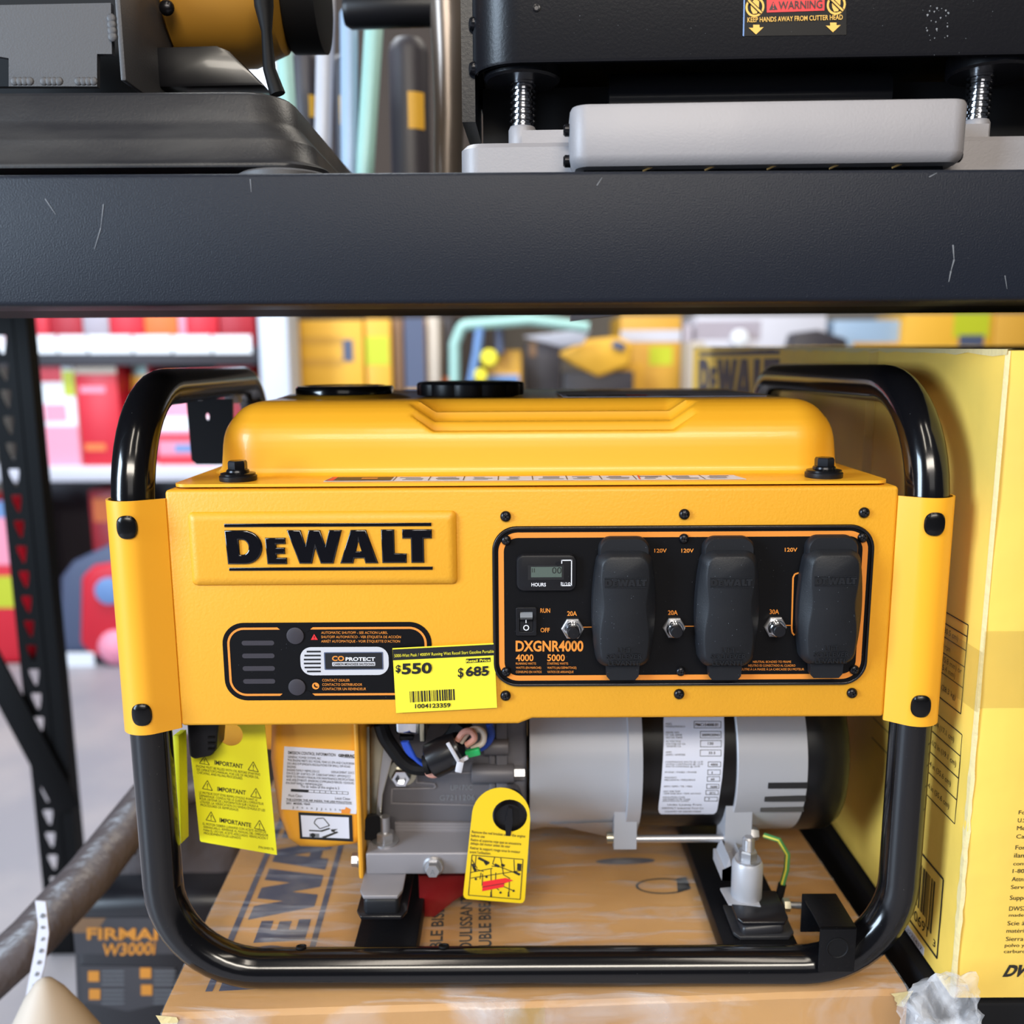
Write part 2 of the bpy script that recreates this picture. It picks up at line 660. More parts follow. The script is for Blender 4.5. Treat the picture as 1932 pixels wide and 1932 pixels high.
# ================================================================== steel storage rack
RACK = thing('storage_rack', (0, 0.4, ZFLOOR), 'black powder-coated steel rack whose thick shelf beam crosses above the generator', 'rack')
ZS1, ZS0 = 0.6177, 0.5334
b = MB()
b.span((-1.0, -0.03, ZS0), (1.4, 0.03, ZS1), 'shelf_paint')
BEAM = b.build('shelf_beam', RACK, 0.0035, 3)
b = MB()
b.span((-1.0, 0.028, ZS0 + 0.001), (1.4, 0.150, ZS0 + 0.004), 'black_matte')
b.build('beam_return', RACK)
b = MB()
b.span((-1.0, 0.028, ZS1 - 0.012), (1.4, 0.92, ZS1 - 0.0004), 'black_matte')
b.build('shelf_deck', RACK)
b = MB()
p, q = U(1078, 592, 0.152), U(1240, 582, 0.152)
b.prism([p + Vector((0, 0, 0.008)), q + Vector((0, 0, 0.008)), q + Vector((0, 0, -0.001)), p + Vector((0, 0, -0.006))], (0, 0.02, 0), 'steel_grey')
q2 = U(1300, 584, 0.152)
b.span((q.x, 0.152, q.z - 0.004), (q2.x, 0.18, q.z + 0.02), 'pack_dark')
b.build('deck_clip', RACK)
# slotted rear upright
YP = 0.90
xs = U(38, 1000, YP).x
b = MB()
w = 0.024
holes = []
z = -0.58
while z < 0.55:
    holes.append([(xs - 0.0095, z + 0.030), (xs - 0.009, z + 0.020), (xs - 0.0015, z), (xs + 0.0035, z), (xs + 0.008, z + 0.020), (xs + 0.0085, z + 0.030)])
    z += 0.0455
b.shape([[(xs - w, ZFLOOR), (xs + w, ZFLOOR), (xs + w, 0.60), (xs - w, 0.60)]] + holes, front(YP), 'post_black', 0.0012)
b.span((xs + w - 0.002, YP - 0.0012, ZFLOOR), (xs + w + 0.022, YP + 0.0012, 0.60), 'post_black')
b.span((xs + w + 0.020, YP, ZFLOOR), (xs + w + 0.022, YP + 0.03, 0.60), 'post_black')
b.build('slotted_post', RACK)
b = MB()
p, q = U(-60, 1175, YP - 0.01), U(128, 1530, YP - 0.01)
d = (q - p).normalized()
nn = Vector((-d.z, 0, d.x)) * 0.024
b.prism([p + nn, q + nn, q - nn, p - nn], (0, 0.006, 0), 'post_black')
b.build('diagonal_brace', RACK, 0.001)

# ================================================================== carton under the generator
FL, FR = UZ(303, 1914, 0), UZ(1714, 1868, 0)
cux = (FR - FL)
CW = cux.length
cux.normalize()
cuy = Vector((-cux.y, cux.x, 0))
CH = 0.30
b = MB()
crn = random.Random(2)
n_ = 40
topf, lipf, botf = [], [], []
pr = []
for i in range(n_ + 1):
    t = i / n_
    wob = 0.0012 * math.sin(9 * t) + crn.uniform(-0.0005, 0.0005)
    p = FL + cux * (CW * t)
    pr.append([p + cuy * 0.62, p + cuy * 0.30 + Vector((0, 0, 0)), p + cuy * 0.010, p + cuy * (0.003 + wob * 0.4) + Vector((0, 0, -0.001)), p + cuy * (-0.0004 + wob * 0.4) + Vector((0, 0, -0.0045)),
               p + cuy * 0.0005 + Vector((0, 0, -0.012)), p + cuy * wob * 0.6 + Vector((0, 0, -0.06)), p + Vector((0, 0, -CH)), p + cuy * 0.62 + Vector((0, 0, -CH))])
b.loft(pr, 'cardboard_tan', True, True, True)
CARTON = b.build('carton', None, angle=30, origin=(FL + FR) / 2 + cuy * 0.3 + Vector((0, 0, -CH)))
tag(CARTON, 'tan shrink-wrapped carton lying under the generator with dark lettering on its top', 'carton', 'cardboard cartons')
b = MB()
top = lambda x, y, z=0.0: FL + cux * x + cuy * y + Vector((0, 0, 0.0003 + z))


def loc(px, py):
    v = UZ(px, py, 0) - FL
    return v.dot(cux), v.dot(cuy)


xa, ya = loc(426, 1781)
xb, _ = loc(597, 1781)
k = 1.73e-4
yD = ya - (428 - 85) * k
# reading away from the viewer, letter tops to the left: local right = +y, local up = -x
logo(b, lambda x, y, z=0.0: top(xb - y, x, z), yD, 0.0, 1777 * k, xb - xa, 'print_navy')
b.build('logo_print', CARTON, origin=parent_origin(CARTON))
for s, pxb, y_end, ln in (('DOBLE BISEL IN', 834, 0.022, 0.112), ('COULISSANTE', 890, 0.033, 0.098), ('DOUBLE BISEAU', 927, 0.027, 0.105)):
    b = MB()
    xx, yy = loc(pxb, 1785)
    y0 = yy - 0.051 + y_end
    b.text(s, top(xx, y0), top(xx, y0 + ln), top(xx - 0.0105, y0), 'ink_black', 0.0001, 0.02)
    b.build('text_print', CARTON, origin=parent_origin(CARTON))
b = MB()
# the printed outline drawing
x1, y1 = loc(1250, 1672)
ring = circ(x1, y1, 0.026, 24, 0.013)
b.shape([ring, circ(x1, y1, 0.0235, 24, 0.0110)], lambda x, y, z=0.0: top(x, y), 'ink_black')
b.poly([top(x1 + 0.012, y1 - 0.012), top(x1 + 0.026, y1 - 0.006), top(x1 + 0.026, y1 + 0.014), top(x1 + 0.016, y1 + 0.012)], 'ink_black')
x2, y2 = loc(1180, 1625)
b.shape([circ(x2, y2, 0.030, 20, 0.006)], lambda x, y, z=0.0: top(x, y), 'print_navy')
b.build('drawing_print', CARTON, origin=parent_origin(CARTON))
# tape and seam on the front face, worn corners
b = MB()
fc = lambda x, z, d=0.0012: FL + cux * x - cuy * d + Vector((0, 0, z))
q = loc(1000, 1900)[0]
b.poly([fc(q - 0.02, -0.004), fc(q + 0.012, -0.004), fc(q + 0.012, -0.09), fc(q - 0.02, -0.09)], 'pack_tape')
b.build('tape_strip', CARTON, origin=parent_origin(CARTON))
b = MB()
rr = random.Random(11)
for cx_, sg in ((0.0, 1), (CW, -1)):
    vs = []
    for i in range(7):
        a = PI / 2 * i / 6
        vs.append(fc(cx_ - sg * 0.002 + sg * (0.004 + 0.010 * math.sin(a) + rr.uniform(0, 0.004)), -0.001 - 0.012 * math.cos(a), 0.0022))
    b = MB()
    b.poly([fc(cx_ - sg * 0.003, 0.001, 0.002)] + vs, 'cardboard_edge')
    b.build('worn_corner', CARTON, origin=parent_origin(CARTON))
# stretch film drawn over the carton
b = MB()
wr = random.Random(4)
NX, NY = 60, 40
vs = []
for j in range(NY + 1):
    for i in range(NX + 1):
        x, y = CW * i / NX, 0.55 * j / NY
        h = 0.0010 + 0.0010 * abs(math.sin(23 * x + 41 * y) * math.sin(57 * x - 19 * y))
        vs.append(top(x, y, h))
for j in range(1, 9):
    for i in range(NX + 1):
        x = CW * i / NX
        vs.append(FL + cux * x - cuy * (0.0022 + 0.0015 * abs(math.sin(37 * x + j))) + Vector((0, 0, 0.0010 - 0.012 * j)))
w_ = NX + 1
fs = [(j * w_ + i, j * w_ + i + 1, (j + 1) * w_ + i + 1, (j + 1) * w_ + i) for j in range(NY) for i in range(NX)]
st0 = (NY + 1) * w_
fs += [(i, st0 + i, st0 + i + 1, i + 1) for i in range(NX)]
fs += [(st0 + j * w_ + i, st0 + (j + 1) * w_ + i, st0 + (j + 1) * w_ + i + 1, st0 + j * w_ + i + 1) for j in range(7) for i in range(NX)]
b.add(vs, fs, 'stretch_film', True)
plab(b.build('stretch_wrap', CARTON, origin=parent_origin(CARTON), angle=80), 'clear wrinkled stretch film over the carton')

# what the carton stands on
b = MB()
cc = (FL + FR) / 2 + cuy * 0.31
rot = Matrix.Rotation(math.atan2(cux.y, cux.x), 3, 'Z')
for k_ in range(4):
    b.box(cc + cuy * (-0.25 + 0.165 * k_) + Vector((0, 0, -CH - 0.010)), (CW - 0.05, 0.10, 0.02), 'wood_tan', rot)
for k_ in (-0.4, 0, 0.4):
    b.box(cc + cux * (k_ * CW) + Vector((0, 0, -CH - 0.170)), (0.05, 0.6, 0.30), 'wood_tan', rot)
PAL = b.build('pallet_stand', None, origin=Vector((cc.x, cc.y, ZFLOOR)))
tag(PAL, 'slatted wooden stand below the wrapped carton', 'pallet')

# ================================================================== yellow saw carton on the right
XB = 0.340
nt_ = UX(1893, 662, XB)
nb_ = UX(1806, 1872, XB)
YN = (nt_.y + nb_.y) / 2
YFAR = min(UX(1305, 652, XB).y, 1.05)
ZT1, ZT2, ZB1 = nt_.z, 0.519, 0.006
BW = 0.52
BX = thing('carton', (XB + BW / 2, (YN + YFAR) / 2, ZB1), 'tall yellow cardboard carton with tables and barcode right of the generator', 'carton', 'cardboard cartons')
b = MB()
br = random.Random(9)


def side(y, z):
    """left face with a slight bulge"""
    u, v = (y - YN) / (YFAR - YN), (z - ZB1) / (ZT1 - ZB1)
    bul = 0.006 * math.sin(PI * min(max(u, 0), 1)) * math.sin(PI * min(max(v, 0), 1))
    return Vector((XB - bul * 0.0, y, z))


secs = []
NZ = 24
for j in range(NZ + 1):
    v = j / NZ
    zn = ZB1 + (ZT1 - ZB1) * v
    zf = ZB1 + (ZT2 - ZB1) * v
    c_ = 0.003 + 0.0012 * math.sin(17 * v)
    wob = br.uniform(-0.0007, 0.0007)
    ring = [Vector((XB, YFAR, zf)), Vector((XB, (YN + YFAR) / 2, (zn + zf) / 2)), Vector((XB, YN + 0.030, zn)), Vector((XB + wob, YN + c_ * 1.6, zn)), Vector((XB + c_ * 0.35, YN + c_ * 0.45 + wob, zn)), Vector((XB + c_ * 1.6, YN + wob, zn)),
            Vector((XB + 0.035, YN, zn)), Vector((XB + BW, YN, zn)), Vector((XB + BW, YFAR, zf))]
    secs.append(ring)
b.loft(secs, 'cardboard_yellow', True, True, True)
BODY = b.build('box_body', BX, angle=25)
# worn pale edge, tape, flap lip
b = MB()
pts = []
for j in range(61):
    v = j / 60
    z = ZB1 + (ZT1 - ZB1) * v
    pts.append((z, 0.0004 + 0.0022 * max(0.0, math.sin(5 * v + 0.5)) * br.uniform(0.2, 1.0)))
b.loft([[Vector((XB - 0.0006, YN + 0.002 + a_ * 1.2, z)), Vector((XB + 0.0002, YN + 0.0008, z)), Vector((XB + 0.001 + a_ * 0.8, YN - 0.0006, z))] for z, a_ in pts], 'cardboard_edge', True, False, False, False)
# frayed lip along the top of the left face and the front
vs = []
for j in range(61):
    v = j / 60
    y = YN + (YFAR - YN) * v
    z = ZT1 + (ZT2 - ZT1) * v
    vs.append([Vector((XB - 0.0008, y, z - 0.0015 - br.uniform(0, 0.0025))), Vector((XB - 0.0004, y, z + 0.001)), Vector((XB + 0.004, y, z + 0.0012))])
b.loft(vs, 'cardboard_edge', True, False, False, False)
b.build('worn_edge', BX)
b = MB()
for y in (YN + 0.30, YN + 0.306):
    pass
b.poly([(XB - 0.0007, YN - 0.001, U(1890, 1212, 0).z), (XB - 0.0007, YN + 0.05, U(1890, 1212, 0).z), (XB - 0.0007, YN + 0.05, U(1890, 1322, 0).z), (XB - 0.0007, YN - 0.001, U(1890, 1322, 0).z)], 'pack_tape')
b.poly([(XB, YN - 0.0008, U(1890, 1190, YN).z), (XB + 0.5, YN - 0.0008, U(1890, 1190, YN).z), (XB + 0.5, YN - 0.0008, U(1890, 1335, YN).z), (XB, YN - 0.0008, U(1890, 1335, YN).z)], 'pack_tape')
yv = UX(1650, 670, XB).y
b.poly([(XB - 0.0007, yv - 0.01, ZB1 + 0.3), (XB - 0.0007, yv + 0.012, ZB1 + 0.3), (XB - 0.0007, yv + 0.012, ZT1 + 0.004), (XB - 0.0007, yv - 0.01, ZT1 + 0.004)], 'pack_tape')
plab(b.build('tape_strip', BX), 'clear amber packing tape')
# printing on the left face: right (in the picture) is towards the viewer, -Y
b = MB()
XF = XB - 0.0004


def cB(x, y):
    return (1700 + x / 2.44, 1140 + y / 2.44)


def gB(x, y):
    return UX(*cB(x, y), XF)


def hline(p, ln, t=0.0009):
    b.poly([(XF, p.y, p.z - t / 2), (XF, p.y + ln, p.z - t / 2), (XF, p.y + ln, p.z + t / 2), (XF, p.y, p.z + t / 2)], 'ink_black')


def vline(p, q, t=0.0009):
    b.poly([(XF, p.y - t / 2, p.z), (XF, p.y + t / 2, p.z), (XF, p.y + t / 2, q.z), (XF, p.y - t / 2, q.z)], 'ink_black')


ta = [gB(304, 93), gB(303, 149), gB(297, 213), gB(291, 289), gB(287, 387), gB(280, 509)]
tb = [gB(276, 597), gB(271, 698), gB(265, 803), gB(259, 905), gB(250, 1015)]
for T in (ta, tb):
    y0 = sum(p.y for p in T) / len(T)
    for p in T:
        p.y = y0
        hline(p, 0.16)
    vline(T[-1], T[0])


def side_text(s, x, y, h, ln, bold=0.0):
    p = gB(x, y)
    ln, h = 0.0025 * len(s), 0.0044
    b.text(s, (XF, p.y + ln, p.z), (XF, p.y, p.z), (XF, p.y + ln, p.z + h), 'ink_black', 0.0001, bold)


for s, x, y, h, ln in (('12 in (30.5 cm)', 262, 170, 0.0062, 0.072), ('3800 rpm', 226, 222, 0.0062, 0.040), ('5/8 in (15.8 mm) or', 278, 322, 0.0062, 0.090), ('1 in (25.4 mm)', 248, 342, 0.0062, 0.066),
                       ('56 lbs (28.3 kg)', 250, 440, 0.0062, 0.074), ('6-3/4 (17.1 cm)', 243, 635, 0.0062, 0.072), ('7-1/2 in (19.1 cm)', 252, 748, 0.0062, 0.086),
                       ('14 in (35.6 cm)', 228, 838, 0.0062, 0.076), ('14 in (35.6 cm)', 220, 942, 0.0062, 0.076)):
    side_text(s, x, y, h, ln)
b.build('table_print', BX)
b = MB()
# barcode panel
pa, pb, pc = gB(208, 1283), gB(152, 1612), gB(96, 1178)
yr = (pa.y + pb.y) / 2
zt_b, zb_b = pa.z, pb.z
wb = 0.105
for z in (zt_b, zb_b):
    hline(Vector((XF, yr, z)), wb, 0.0020)
for y in (yr, yr + wb):
    vline(Vector((XF, y, zb_b)), Vector((XF, y, zt_b)), 0.0020)
y = yr + 0.012
while y < yr + wb - 0.012:
    w_ = br.choice((0.0007, 0.0007, 0.0014, 0.0022))
    lo = zb_b + (0.020 if y > yr + 0.022 else 0.013)
    b.poly([(XF, y, lo), (XF, y + w_, lo), (XF, y + w_, zt_b - 0.010), (XF, y, zt_b - 0.010)], 'ink_black')
    y += w_ + br.choice((0.0008, 0.0012, 0.0020))
b.text('8 85911 90691', (XF, yr + 0.098, zb_b + 0.006), (XF, yr + 0.018, zb_b + 0.006), (XF, yr + 0.098, zb_b + 0.015), 'ink_black', 0.0001)
b.text('3', (XF, yr + 0.008, zb_b + 0.006), (XF, yr + 0.004, zb_b + 0.006), (XF, yr + 0.008, zb_b + 0.012), 'ink_black', 0.0001)
b.build('barcode_print', BX)
b = MB()
# lettering near the far top end
ya_, yb_ = UX(1318, 700, XF).y, UX(1470, 700, XF).y
zc_ = UX(1390, 735, XF).z
logo(b, lambda x, y, z=0.0: Vector((XF, -x, y)), -min(ya_, YFAR - 0.02), zc_ - 0.028, (min(ya_, YFAR - 0.02) - yb_), 0.085, 'print_navy')
b.build('logo_print', BX)
b = MB()
# printing on the front face
YFc = YN - 0.0004
for s, x, y, yt, w in (('For', 541, 967, 949, 46), ('U.S.A.', 537, 1004, 985, 66), ('Mex.', 533, 1040, 1021, 60), ('Can.', 530, 1078, 1060, 60), ('For service', 526, 1129, 1110, 150), ('ilance', 520, 1166, 1146, 80),
                       ('contact', 516, 1202, 1186, 96), ('1-800', 513, 1237, 1219, 70), ('Attn:', 509, 1275, 1256, 60), ('Service', 505, 1311, 1293, 95), ('Support', 500, 1361, 1341, 105),
                       ('DWS7', 497, 1411, 1391, 76), ('made', 496, 1438, 1424, 68), ('Scie à', 489, 1478, 1459, 80), ('matériau', 485, 1512, 1494, 108), ('Sierra', 482, 1550, 1531, 80),
                       ('polvo y', 477, 1578, 1562, 90), ('carburo', 473, 1606, 1590, 100)):
    pr0, pt0, pr1 = U(*cB(x, y), YFc), U(*cB(x, yt), YFc), U(*cB(x + w, y), YFc)
    b.text(s, pr0, (pr1.x, YFc, pr0.z), (pr0.x, YFc, pt0.z), 'ink_black', 0.0001)
pr0, pt0 = U(*cB(468, 1712), YFc), U(*cB(468, 1664), YFc)
b.text('DW', pr0, (pr0.x + 0.0215, YFc, pr0.z), (pr0.x + 0.004, YFc, pt0.z), 'ink_black', 0.0001, 0.05)
b.build('front_print', BX)
# white code sticker
b = MB()
p = gB(103, 1628)
p.z = max(p.z, ZB1 + 0.001)
q = gB(103, 1578)
b.prism([(XB - 0.0003, p.y, p.z), (XB - 0.0003, p.y + 0.050, p.z), (XB - 0.0003, p.y + 0.050, q.z), (XB - 0.0003, p.y, q.z)], (-0.0004, 0, 0), 'label_white')
hh = q.z - p.z
b.text('91-CJ221417', (XB - 0.0008, p.y + 0.046, p.z + hh * 0.25), (XB - 0.0008, p.y + 0.003, p.z + hh * 0.25), (XB - 0.0008, p.y + 0.046, p.z + hh * 0.75), 'ink_black', 0.0001)
plab(b.build('code_sticker', BX), 'small white sticker with a printed code')

# black crate under the yellow carton
b = MB()
b.span((0.330, YN - 0.002, ZFLOOR), (0.95, 1.02, ZB1 - 0.003), 'black_matte')
for k_ in range(4):
    b.span((0.35, YN - 0.008, -0.12 - 0.13 * k_), (0.93, YN + 0.002, -0.10 - 0.13 * k_), 'black_matte')
CR8 = b.build('storage_crate', None, 0.004, origin=(0.64, 0.5, ZFLOOR))
tag(CR8, 'black crate carrying the tall yellow carton', 'crate')
# crumpled film at the lower right corner
b = MB()
fr = random.Random(21)
cc = U(1785, 1912, YN - 0.02)
bm = bmesh.new()
bmesh.ops.create_icosphere(bm, subdivisions=4, radius=1.0)
from mathutils import noise
vs = []
for v in bm.verts:
    n0 = noise.noise(v.co * 1.5) * 0.35 + abs(noise.noise(v.co * 3.0 + Vector((3, 1, 2)))) * 0.32 - 0.1
    p = v.co * (1 + n0)
    vs.append(cc + Vector((p.x * 0.031, p.y * 0.012, p.z * 0.034)))
fs = [[v.index for v in f.verts] for f in bm.faces]
bm.free()
b.add(vs, fs, 'crumpled_film', True)
FW = b.build('plastic_wrap', None, angle=35, origin=cc)
tag(FW, 'crumpled clear plastic film bunched at the foot of the yellow carton', 'plastic wrap')


# ================================================================== the portable generator
def fillet(pts, rad, n=10, closed=False):
    pts = [Vector(p) for p in pts]
    out = []
    N = len(pts)
    for i, p in enumerate(pts):
        if not closed and i in (0, N - 1):
            out.append(p)
            continue
        a, b = (pts[i - 1] - p), (pts[(i + 1) % N] - p)
        r = rad[i] if isinstance(rad, (list, tuple)) else rad
        th = a.angle(b)
        t = r / math.tan(th / 2)
        a.normalize()
        b.normalize()
        c = p + (a + b).normalized() * (r / math.sin(th / 2))
        s0, s1 = p + a * t - c, p + b * t - c
        ang = s0.angle(s1)
        for k in range(n + 1):
            f = k / n
            out.append(c + (s0 * math.sin((1 - f) * ang) + s1 * math.sin(f * ang)) / math.sin(ang))
    return out


def G(px, py):
    return U(px, py, 0.0)


GEN = thing('portable_generator', (0.0135, 0.2, 0.0),
            'yellow and black portable generator with black tube frame standing on a wrapped carton', 'generator')
XL, XR, YF, ZT = -0.2775, 0.3044, 0.005, 0.476
XLB, YLB, XRB, YRB = -0.297, 0.40, 0.299, 0.43
ZB = 0.0152
b = MB()
path = fillet([(XL, YF, ZB), (XR, YF, ZB), (XR, YF, ZT), (XRB, YRB, ZT), (XRB, YRB, ZB), (XLB, YLB, ZB), (XLB, YLB, ZT), (XL, YF, ZT)],
              [0.075, 0.075, 0.088, 0.06, 0.075, 0.075, 0.06, 0.088], 12, True)
b.tube(path, 0.0152, 'black_gloss', 24, True)
tf = b.build('tube_frame', GEN)
# drilled holes seen on the lower rail (drawn as short black plugs)
for px in (570, 838):
    q = U(px, 1797, 0.012)
    b = MB()
    b.lathe([(0.0042, 0), (0.0042, 0.0012), (0.0030, 0.0013), (0.0028, 0.0004)], (q.x, 0.010, ZB + 0.0144), (0, 0.25, 1), 'black_matte', 16)
    b.build('drilled_hole', tf)

# ---- cross members with rubber mounts
for nm, x0, x1 in (('left', U(666, 1788, 0.02).x, U(786, 1788, 0.02).x), ('right', U(1435, 1770, 0.02).x - 0.030, U(1435, 1770, 0.02).x + 0.032)):
    b = MB()
    b.span((x0, 0.012, 0.006), (x1, 0.42, 0.022), 'black_dusty_paint')
    b.build('cross_member', GEN, 0.002)

# ---- yellow control housing
b = MB()
ZH = 0.4045
prof = [(-0.2525, ZH), (0.2815, ZH), (0.2815, 0.2275), (0.0145, 0.2275), (0.0040, 0.2232), (-0.2525, 0.2232)]
b.prism([(x, 0, z) for x, z in prof], (0, 0.07, 0), 'yellow_powder')
HOU = b.build('control_housing', GEN, 0.0028, 3)
p0, p1 = G(364, 1104), G(861, 963)
b = MB()
rings = []
for ins, dy in ((0.0, 0.0005), (0.0, -0.0008), (0.0012, -0.0022), (0.0028, -0.0034), (0.0045, -0.0041), (0.0065, -0.0044)):
    rings.append([Vector((x, dy, z)) for x, z in rrect(p0.x + ins, p0.z + ins, p1.x - ins, p1.z - ins, max(0.004 - ins * 0.3, 0.001), 5)])
b.loft(rings, 'yellow_powder', True, False, True)
b.build('embossed_plate', HOU, angle=60)
b = MB()
c = lambda x, y: (410 + x / 4.6, 970 + y / 4.6)
q0, q1 = U(*c(85, 491), -0.0044), U(*c(1862, 73), -0.0044)
logo(b, front(-0.0046), q0.x, q0.z, q1.x - q0.x, q1.z - q0.z, 'logo_black', 0.0004, 0.0010, smooth=True, bars=False)
logo(b, front(-0.0046), q0.x, q0.z, q1.x - q0.x, q1.z - q0.z, 'logo_black', 0.0003, 0.0004, letters=())
b.build('raised_lettering', HOU, angle=50)


# ---- brackets that wrap the tube, with their plugs
def wrap_bracket(xc, xp, zt, zb, sgn):
    b = MB()
    ro = 0.0185

    def sect(r, d):
        pts = [(xp, d)]
        for i in range(19):
            a = R(-52 - 158 * i / 18) if sgn < 0 else R(-128 + 158 * i / 18)
            pts.append((xc + r * math.cos(a), YF + r * math.sin(a)))
        return pts
    outer, inner = sect(ro, 0.0), sect(ro - 0.0016, 0.0016)
    ring = outer + inner[::-1]
    b.loft([[Vector((x, y, z)) for x, y in ring] for z in (zb, zb + 0.001, zt - 0.001, zt)], 'yellow_smooth', True)
    o = b.build('side_bracket', GEN, angle=35)
    for zc_, pxx in ((zt - 0.0185, 0), (zb + 0.0165, 0)):
        k = MB()
        th0 = R(-90 + 6) if sgn < 0 else R(-90 - 6)
        vs, rings = [], []
        for rr, lift in ((1.0, 0.0), (1.0, 0.0014), (0.86, 0.0024), (0.5, 0.0028)):
            rings.append([Vector((xc + (ro + lift) * math.cos(th0 + u / ro), YF + (ro + lift) * math.sin(th0 + u / ro), zc_ + v))
                          for u, v in [(0.0070 * rr * math.copysign(abs(math.cos(t)) ** 0.8, math.cos(t)), 0.0085 * rr * math.copysign(abs(math.sin(t)) ** 0.8, math.sin(t)))
                                       for t in [2 * PI * i / 28 for i in range(28)]]])
        k.loft(rings, 'plug_black', True, False, True)
        k.build('push_plug', o)
    return o


wrap_bracket(XL, -0.2520, U(240, 941, 0).z, U(240, 1374, 0).z, -1)
wrap_bracket(XR, 0.2812, U(1760, 935, 0).z, U(1750, 1358, 0).z, 1)


def screw(parent, c, r=0.0038, name='screw', n=(0, -1, 0), rot=0.3):
    b = MB()
    c = Vector(c)
    b.lathe([(r, 0), (r, r * 0.25), (r * 0.9, r * 0.5), (r * 0.6, r * 0.72), (r * 0.2, r * 0.8)], c, n, 'screw_black', 18)
    y = c.y - r * 0.78
    for k in (0, 1):
        a = rot + k * PI / 2
        b.box((c.x, y, c.z), (r * 1.15, r * 0.12, r * 0.26), 'black_print', Matrix.Rotation(a, 3, 'Y'))
    return b.build(name, parent)


for i, (px, py) in enumerate(((954, 974), (1291, 970), (1630, 967), (954, 1312), (1281, 1309), (1607, 1307))):
    screw(HOU, G(px, py), 0.0040, rot=i * 0.7)

# ---- outlet panel
p0, p1 = G(931, 1294), G(1651, 989)
PX0, PZ0, PX1, PZ1 = p0.x, p0.z, p1.x, p1.z
b = MB()
b.prism([(x, -0.0012, z) for x, z in rrect(PX0, PZ0, PX1, PZ1, 0.018, 10)], (0, 0.0022, 0), 'panel_black')
fn = front(-0.0014)
i1 = 0.0045
b.shape([rrect(PX0 + i1, PZ0 + i1, PX1 - i1, PZ1 - i1, 0.0145, 10), rrect(PX0 + 0.0085, PZ0 + 0.0085, PX1 - 0.0085, PZ1 - 0.0085, 0.0105, 10)], fn, 'orange_print')
i2 = 0.0022
b.shape([rrect(PX0 + 0.0004, PZ0 + 0.0004, PX1 - 0.0004, PZ1 - 0.0004, 0.0178, 10), rrect(PX0 + i2, PZ0 + i2, PX1 - i2, PZ1 - i2, 0.016, 10)],
        lambda x, y, z=0: Vector((x, -0.0020 - z, y)), 'black_satin', 0.0006, 0.0004)
OY = -0.00125


def ptext(b, s, x0, x1, yb, yt, m, Y=OY, bold=0.0, off=0.0002):
    b.text(s, U(x0, yb, Y), U(x1, yb, Y), U(x0, yt, Y), m, off, bold)


def c1(x, y):
    return (900 + x / 2.415, 940 + y / 2.415)


def t1(s, x0, x1, yb, yt, m='orange_print', bold=0.015):
    a, bb = c1(x0, yb), c1(x1, yb)
    ptext(b, s, a[0], bb[0], a[1], c1(x0, yt)[1], m, OY, bold)


t1('120V', 808, 864, 247, 230)
t1('120V', 931, 987, 247, 230)
t1('120V', 1402, 1459, 243, 226)
t1('20A', 411, 455, 535, 515)
t1('20A', 870, 914, 531, 511)
t1('30A', 1333, 1376, 527, 507)
t1('RUN', 288, 333, 521, 502)
t1('OFF', 289, 331, 610, 591)
t1('DXGNR4000', 176, 484, 696, 651, bold=0.03)
t1('4000', 177, 257, 741, 712, bold=0.02)
t1('5000', 320, 400, 741, 712, bold=0.02)
for k, (s, w) in enumerate((('RUNNING WATTS', 92), ('WATTS (EN MARCHE)', 115), ('CONSUMO EN VATIOS', 117))):
    t1(s, 177, 177 + w, 758 + 19 * k, 748 + 19 * k, 'orange_print', 0.0)
for k, (s, w) in enumerate((('STARTING WATTS', 95), ('WATTS (AU DÉMATTAGE)', 133), ('VATIOS DE ARRANQUE', 120))):
    t1(s, 320, 320 + w, 758 + 19 * k, 748 + 19 * k, 'orange_print', 0.0)
for k, (s, x0, x1) in enumerate((('NEUTRAL BONDED TO FRAME', 1257, 1431), ('NEUTRO ES CONECTADO AL CUADRO', 1236, 1450), ('NEUTRE À LA MASSE À LA CARCASSE DU MOTEUR', 1194, 1490))):
    t1(s, x0, x1, 750 + 17 * k, 740 + 17 * k, 'orange_print', 0.0)
for xa, xb, y in ((478, 528, 587), (938, 992, 583), (1398, 1432, 579)):
    q0, q1 = U(*c1(xa, y + 2), OY), U(*c1(xb, y - 2), OY)
    b.poly([(q0.x, OY - 0.0002, q0.z), (q1.x, OY - 0.0002, q0.z), (q1.x, OY - 0.0002, q1.z), (q0.x, OY - 0.0002, q1.z)], 'orange_print')
# the bent orange line left of the 30 A cover
pl = [(1466, 340), (1448, 346), (1440, 362), (1434, 590), (1436, 612), (1446, 624)]
for (xa, ya), (xb, yb) in zip(pl[:-1], pl[1:]):
    q0, q1 = U(*c1(xa, ya), OY - 0.0002), U(*c1(xb, yb), OY - 0.0002)
    d = (q1 - q0).normalized()
    nn = Vector((-d.z, 0, d.x)) * 0.0006
    b.poly([q0 + nn, q1 + nn, q1 - nn, q0 - nn], 'orange_print')
PAN = b.build('outlet_panel', GEN)
for i, (px, py) in enumerate(((955, 1019), (1290, 1016), (1627, 1014), (955, 1267), (1284, 1266), (1611, 1263))):
    q = U(px, py, OY)
    screw(PAN, (q.x, OY, q.z), 0.0037, rot=0.4 + i * 0.5)

